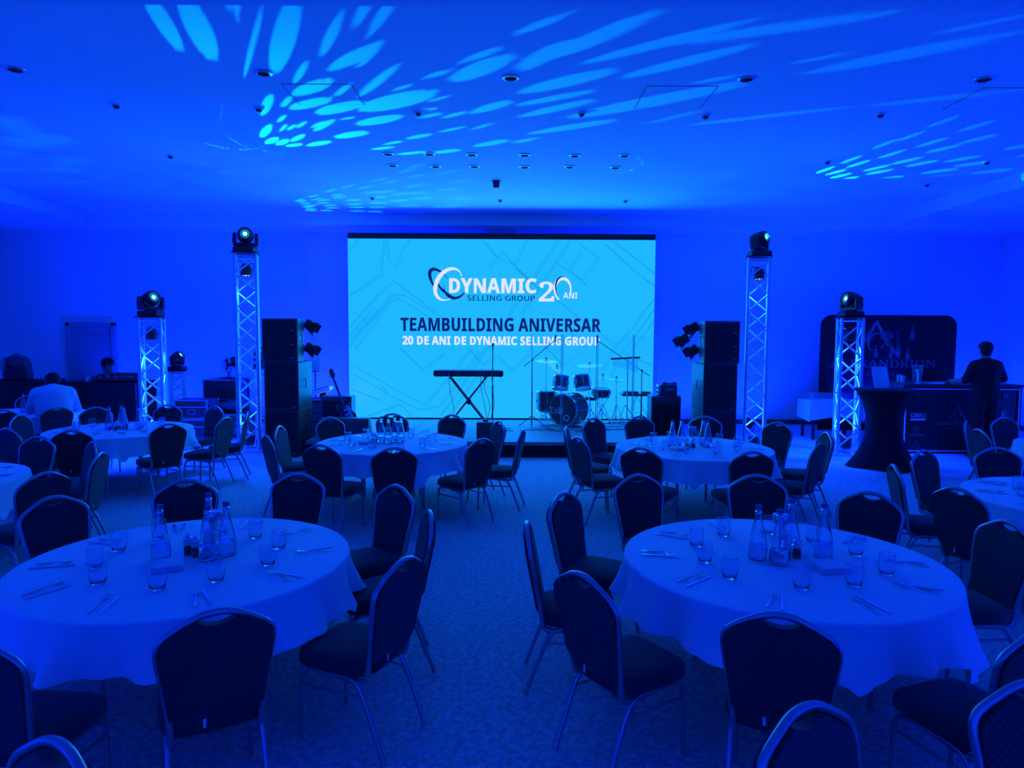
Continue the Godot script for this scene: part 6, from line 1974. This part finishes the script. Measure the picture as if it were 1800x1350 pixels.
func face_parts(t: Node3D, c: Vector3, fwd: Vector3, s: float) -> void:
	var f := fwd.normalized()
	var r := Vector3.UP.cross(f).normalized()
	for k in [-1, 1]:
		obj("eye", Geo.new().ball(c + (Vector3.UP * 0.005 + f * 0.083 + r * 0.031 * k) * s, Vector3.ONE * 0.012 * s, 10, 8), M.print_white, t)


func hair_geo(c: Vector3, fwd: Vector3, s: float, grow := 0.005) -> Geo:
	var f := fwd.normalized()
	var cut := func(p: Vector3) -> float:
		var q: Vector3 = (p - c) / s
		return maxf(-q.y - 0.105 + maxf(0.0, q.dot(f) + 0.05) * 1.25, q.dot(f) - 0.075) * s
	return skin([[c + (Vector3.UP * 0.03 - f * 0.02) * s, c + (Vector3.UP * 0.035 + f * 0.015) * s, 0.088 * s, 0.082 * s], [c + (Vector3.UP * 0.0 - f * 0.028) * s, c + (-Vector3.UP * 0.10 - f * 0.022) * s, 0.076 * s, 0.058 * s]], 0.007, 0.03, grow * s, cut)


func people() -> void:
	# the man at the bar, seen from behind
	var s := 1.12
	var o := Vector3(8.15, 0.0, -11.74)
	var t := thing("person", "person in a dark T-shirt and trousers leaning on the bar counter", "person", o)
	var J := func(x: float, y: float, z: float) -> Vector3: return Vector3(x, y, z) * s
	var fw := Vector3(0, 0, -1)
	var torso := [[J.call(0, 0.98, 0.03), J.call(0, 1.16, 0.02), 0.15 * s, 0.145 * s, Vector3(0.85, 1, 1.25)], [J.call(0, 1.16, 0.02), J.call(0, 1.36, 0.0), 0.145 * s, 0.155 * s, Vector3(0.8, 1, 1.2)], [J.call(-0.13, 1.43, 0.0), J.call(0.13, 1.43, 0.0), 0.075 * s, 0.075 * s], [J.call(0, 1.42, 0.01), J.call(0, 1.52, -0.01), 0.09 * s, 0.06 * s]]
	var upper := [[J.call(-0.185, 1.415, 0.0), J.call(-0.275, 1.20, -0.03), 0.062 * s, 0.05 * s], [J.call(0.185, 1.415, 0.0), J.call(0.30, 1.22, -0.03), 0.062 * s, 0.05 * s]]
	var lowarm := [[J.call(-0.275, 1.20, -0.03), J.call(-0.335, 1.17, -0.27), 0.047 * s, 0.03 * s], [J.call(0.30, 1.22, -0.03), J.call(0.37, 1.17, -0.27), 0.047 * s, 0.03 * s]]
	var legs := []
	for k in [-1, 1]:
		legs.append([J.call(k * 0.09, 0.95, 0.03), J.call(k * 0.11, 0.52, 0.02), 0.095 * s, 0.062 * s])
		legs.append([J.call(k * 0.11, 0.52, 0.02), J.call(k * 0.12, 0.09, 0.05), 0.06 * s, 0.04 * s])
	var feet := []
	for k in [-1, 1]:
		feet.append([J.call(k * 0.12, 0.045, 0.07), J.call(k * 0.14, 0.035, -0.13), 0.043 * s, 0.033 * s])
	var hc: Vector3 = J.call(0.0, 1.675, -0.03)
	var body := skin(torso + upper + lowarm + legs, 0.016, 0.05)
	joined(body, skin(head_bones(hc, fw, s), 0.007, 0.025))
	joined(body, skin(hand_bones(lowarm[0][1], Vector3(0.15, -0.12, -1), Vector3.DOWN, s, 1.0), 0.004, 0.008))
	joined(body, skin(hand_bones(lowarm[1][1], Vector3(-0.15, -0.12, -1), Vector3.DOWN, s, -1.0), 0.004, 0.008))
	obj("body", body, M.skin, t)
	obj("t_shirt", skin(torso.slice(0, 3) + [[torso[3][0], J.call(0, 1.47, 0), 0.085 * s, 0.07 * s]] + upper, 0.014, 0.05, 0.014), M.shirt_black, t)
	obj("trousers", skin(legs + [[J.call(-0.05, 1.0, 0.03), J.call(0.05, 1.0, 0.03), 0.13 * s, 0.13 * s, Vector3(0.85, 1, 1.2)]], 0.016, 0.05, 0.014), M.trousers, t)
	obj("shoes", skin(feet, 0.012, 0.03), M.black_plastic, t)
	obj("hair", hair_geo(hc, fw, s), M.hair, t)
	face_parts(t, hc, fw, s)

	# the seated man in a white T-shirt, seen from behind
	o = Vector3(-7.12, 0.0, -10.56)
	s = 1.08
	t = thing("person", "person in a white T-shirt seated at the table beside the desk", "person", o, 0.6)
	var tor := [[J.call(0, 0.55, 0.02), J.call(0, 0.78, 0.01), 0.155 * 1.08, 0.16 * 1.08, Vector3(0.85, 1, 1.2)], [J.call(0, 0.78, 0.01), J.call(0, 0.96, -0.03), 0.16 * 1.08, 0.165 * 1.08, Vector3(0.78, 1, 1.15)], [J.call(-0.16, 1.02, -0.05), J.call(0.16, 1.02, -0.05), 0.078, 0.078], [J.call(0, 1.02, -0.05), J.call(0, 1.09, -0.12), 0.085, 0.06]]
	var up2 := [[J.call(-0.2, 1.0, -0.05), J.call(-0.27, 0.78, -0.16), 0.07, 0.056], [J.call(0.2, 1.0, -0.05), J.call(0.27, 0.78, -0.16), 0.07, 0.056]]
	var lo2 := [[J.call(-0.27, 0.78, -0.16), J.call(-0.17, 0.76, -0.40), 0.05, 0.033], [J.call(0.27, 0.78, -0.16), J.call(0.17, 0.76, -0.40), 0.05, 0.033]]
	var lg := []
	for k in [-1, 1]:
		lg.append([J.call(k * 0.1, 0.53, 0.0), J.call(k * 0.12, 0.52, -0.40), 0.085, 0.062])
		lg.append([J.call(k * 0.12, 0.52, -0.40), J.call(k * 0.12, 0.09, -0.38), 0.06, 0.04])
	var ft := []
	for k in [-1, 1]:
		ft.append([J.call(k * 0.12, 0.045, -0.35), J.call(k * 0.13, 0.035, -0.56), 0.045, 0.034])
	var h2: Vector3 = J.call(0, 1.17, -0.21)
	var f2 := Vector3(0, -0.6, -1)
	body = skin(tor + up2 + lo2 + lg, 0.016, 0.05)
	joined(body, skin(head_bones(h2, f2, 1.08), 0.007, 0.025))
	joined(body, skin(hand_bones(lo2[0][1], Vector3(0.2, 0.0, -1), Vector3.DOWN, 1.08, 1.0), 0.004, 0.008))
	joined(body, skin(hand_bones(lo2[1][1], Vector3(-0.2, 0.0, -1), Vector3.DOWN, 1.08, -1.0), 0.004, 0.008))
	obj("body", body, M.skin, t)
	obj("t_shirt", skin(tor.slice(0, 3) + [[tor[3][0], J.call(0, 1.06, -0.07), 0.08, 0.07]] + up2, 0.014, 0.05, 0.016), M.shirt_white, t)
	obj("trousers", skin(lg, 0.016, 0.05, 0.013), M.trousers, t)
	obj("shoes", skin(ft, 0.012, 0.03), M.black_plastic, t)
	obj("hair", hair_geo(h2, f2, 1.08), M.hair, t)
	face_parts(t, h2, f2, 1.08)

	# the technician in a cap behind the desk, looking down along it
	o = Vector3(-8.28, 0.0, -14.05)
	var K := func(x: float, y: float, z: float) -> Vector3: return Vector3(x, y, z) * 1.045
	t = thing("person", "person in a cap and dark top sitting behind the lighting console", "person", o, 0.0)
	var st := [[K.call(0, 0.62, 0.0), K.call(0, 0.85, 0.0), 0.16, 0.16, Vector3(0.85, 1, 1.2)], [K.call(0, 0.85, 0.0), K.call(0, 1.02, 0.03), 0.16, 0.165, Vector3(0.8, 1, 1.15)], [K.call(-0.15, 1.1, 0.04), K.call(0.15, 1.1, 0.04), 0.078, 0.078], [K.call(0, 1.1, 0.04), K.call(0, 1.22, 0.07), 0.085, 0.06]]
	var su := [[K.call(-0.19, 1.08, 0.04), K.call(-0.26, 0.98, 0.22), 0.068, 0.055], [K.call(0.19, 1.08, 0.04), K.call(0.27, 0.98, 0.22), 0.068, 0.055]]
	var sl := [[K.call(-0.26, 0.98, 0.22), K.call(-0.1, 1.09, 0.42), 0.05, 0.033], [K.call(0.27, 0.98, 0.22), K.call(0.25, 1.09, 0.45), 0.05, 0.033]]
	var sg := []
	for k in [-1, 1]:
		sg.append([K.call(k * 0.1, 0.6, 0.0), K.call(k * 0.12, 0.58, 0.3), 0.085, 0.062])
		sg.append([K.call(k * 0.12, 0.58, 0.3), K.call(k * 0.12, 0.09, 0.2), 0.06, 0.04])
	var h3: Vector3 = K.call(0.03, 1.345, 0.12)
	var f3 := Vector3(0.85, -0.25, 0.55)
	body = skin(st + su + sl + sg, 0.016, 0.05)
	joined(body, skin(head_bones(h3, f3, 1.08), 0.007, 0.025))
	joined(body, skin(hand_bones(sl[0][1], Vector3(0.6, 0.02, 0.8), Vector3.DOWN, 1.08, -1.0), 0.004, 0.008))
	joined(body, skin(hand_bones(sl[1][1], Vector3(0.1, 0.02, 1), Vector3.DOWN, 1.08, 1.0), 0.004, 0.008))
	obj("body", body, M.skin, t)
	obj("dark_top", skin(st.slice(0, 3) + [[st[3][0], K.call(0, 1.15, 0.05), 0.08, 0.07]] + su + sl, 0.014, 0.05, 0.013), M.shirt_black, t)
	obj("trousers", skin(sg, 0.016, 0.05, 0.013), M.trousers, t)
	obj("hair", hair_geo(h3, f3, 1.08), M.hair, t)
	var cf := Vector3(f3.x, 0, f3.z).normalized()
	var cap := hair_geo(h3 + Vector3.UP * 0.035, cf, 1.1, 0.013)
	joined(cap, skin([[h3 + Vector3.UP * 0.06 + cf * 0.07, h3 + Vector3.UP * 0.035 + cf * 0.17, 0.075, 0.06, Vector3(1, 5.0, 1)]], 0.006, 0.01))
	obj("cap", cap, M.black_matt, t)
	face_parts(t, h3, f3, 1.08)
	var sn := thing("stool", "black stool under the technician behind the desk", "stool", Vector3(-8.28, 0, -14.08))
	obj("cushion", Geo.new().lathe([Vector2(0.0, 0.50), Vector2(0.17, 0.50), Vector2(0.18, 0.53), Vector2(0.16, 0.56), Vector2(0.0, 0.565)], 20), M.black_plastic, sn)
	for k in 4:
		var a := TAU * k / 4 + 0.4
		obj("leg", Geo.new().tube([Vector3(cos(a) * 0.1, 0.5, sin(a) * 0.1), Vector3(cos(a) * 0.2, 0.0, sin(a) * 0.2)], 0.012, 6), M.chrome, sn)
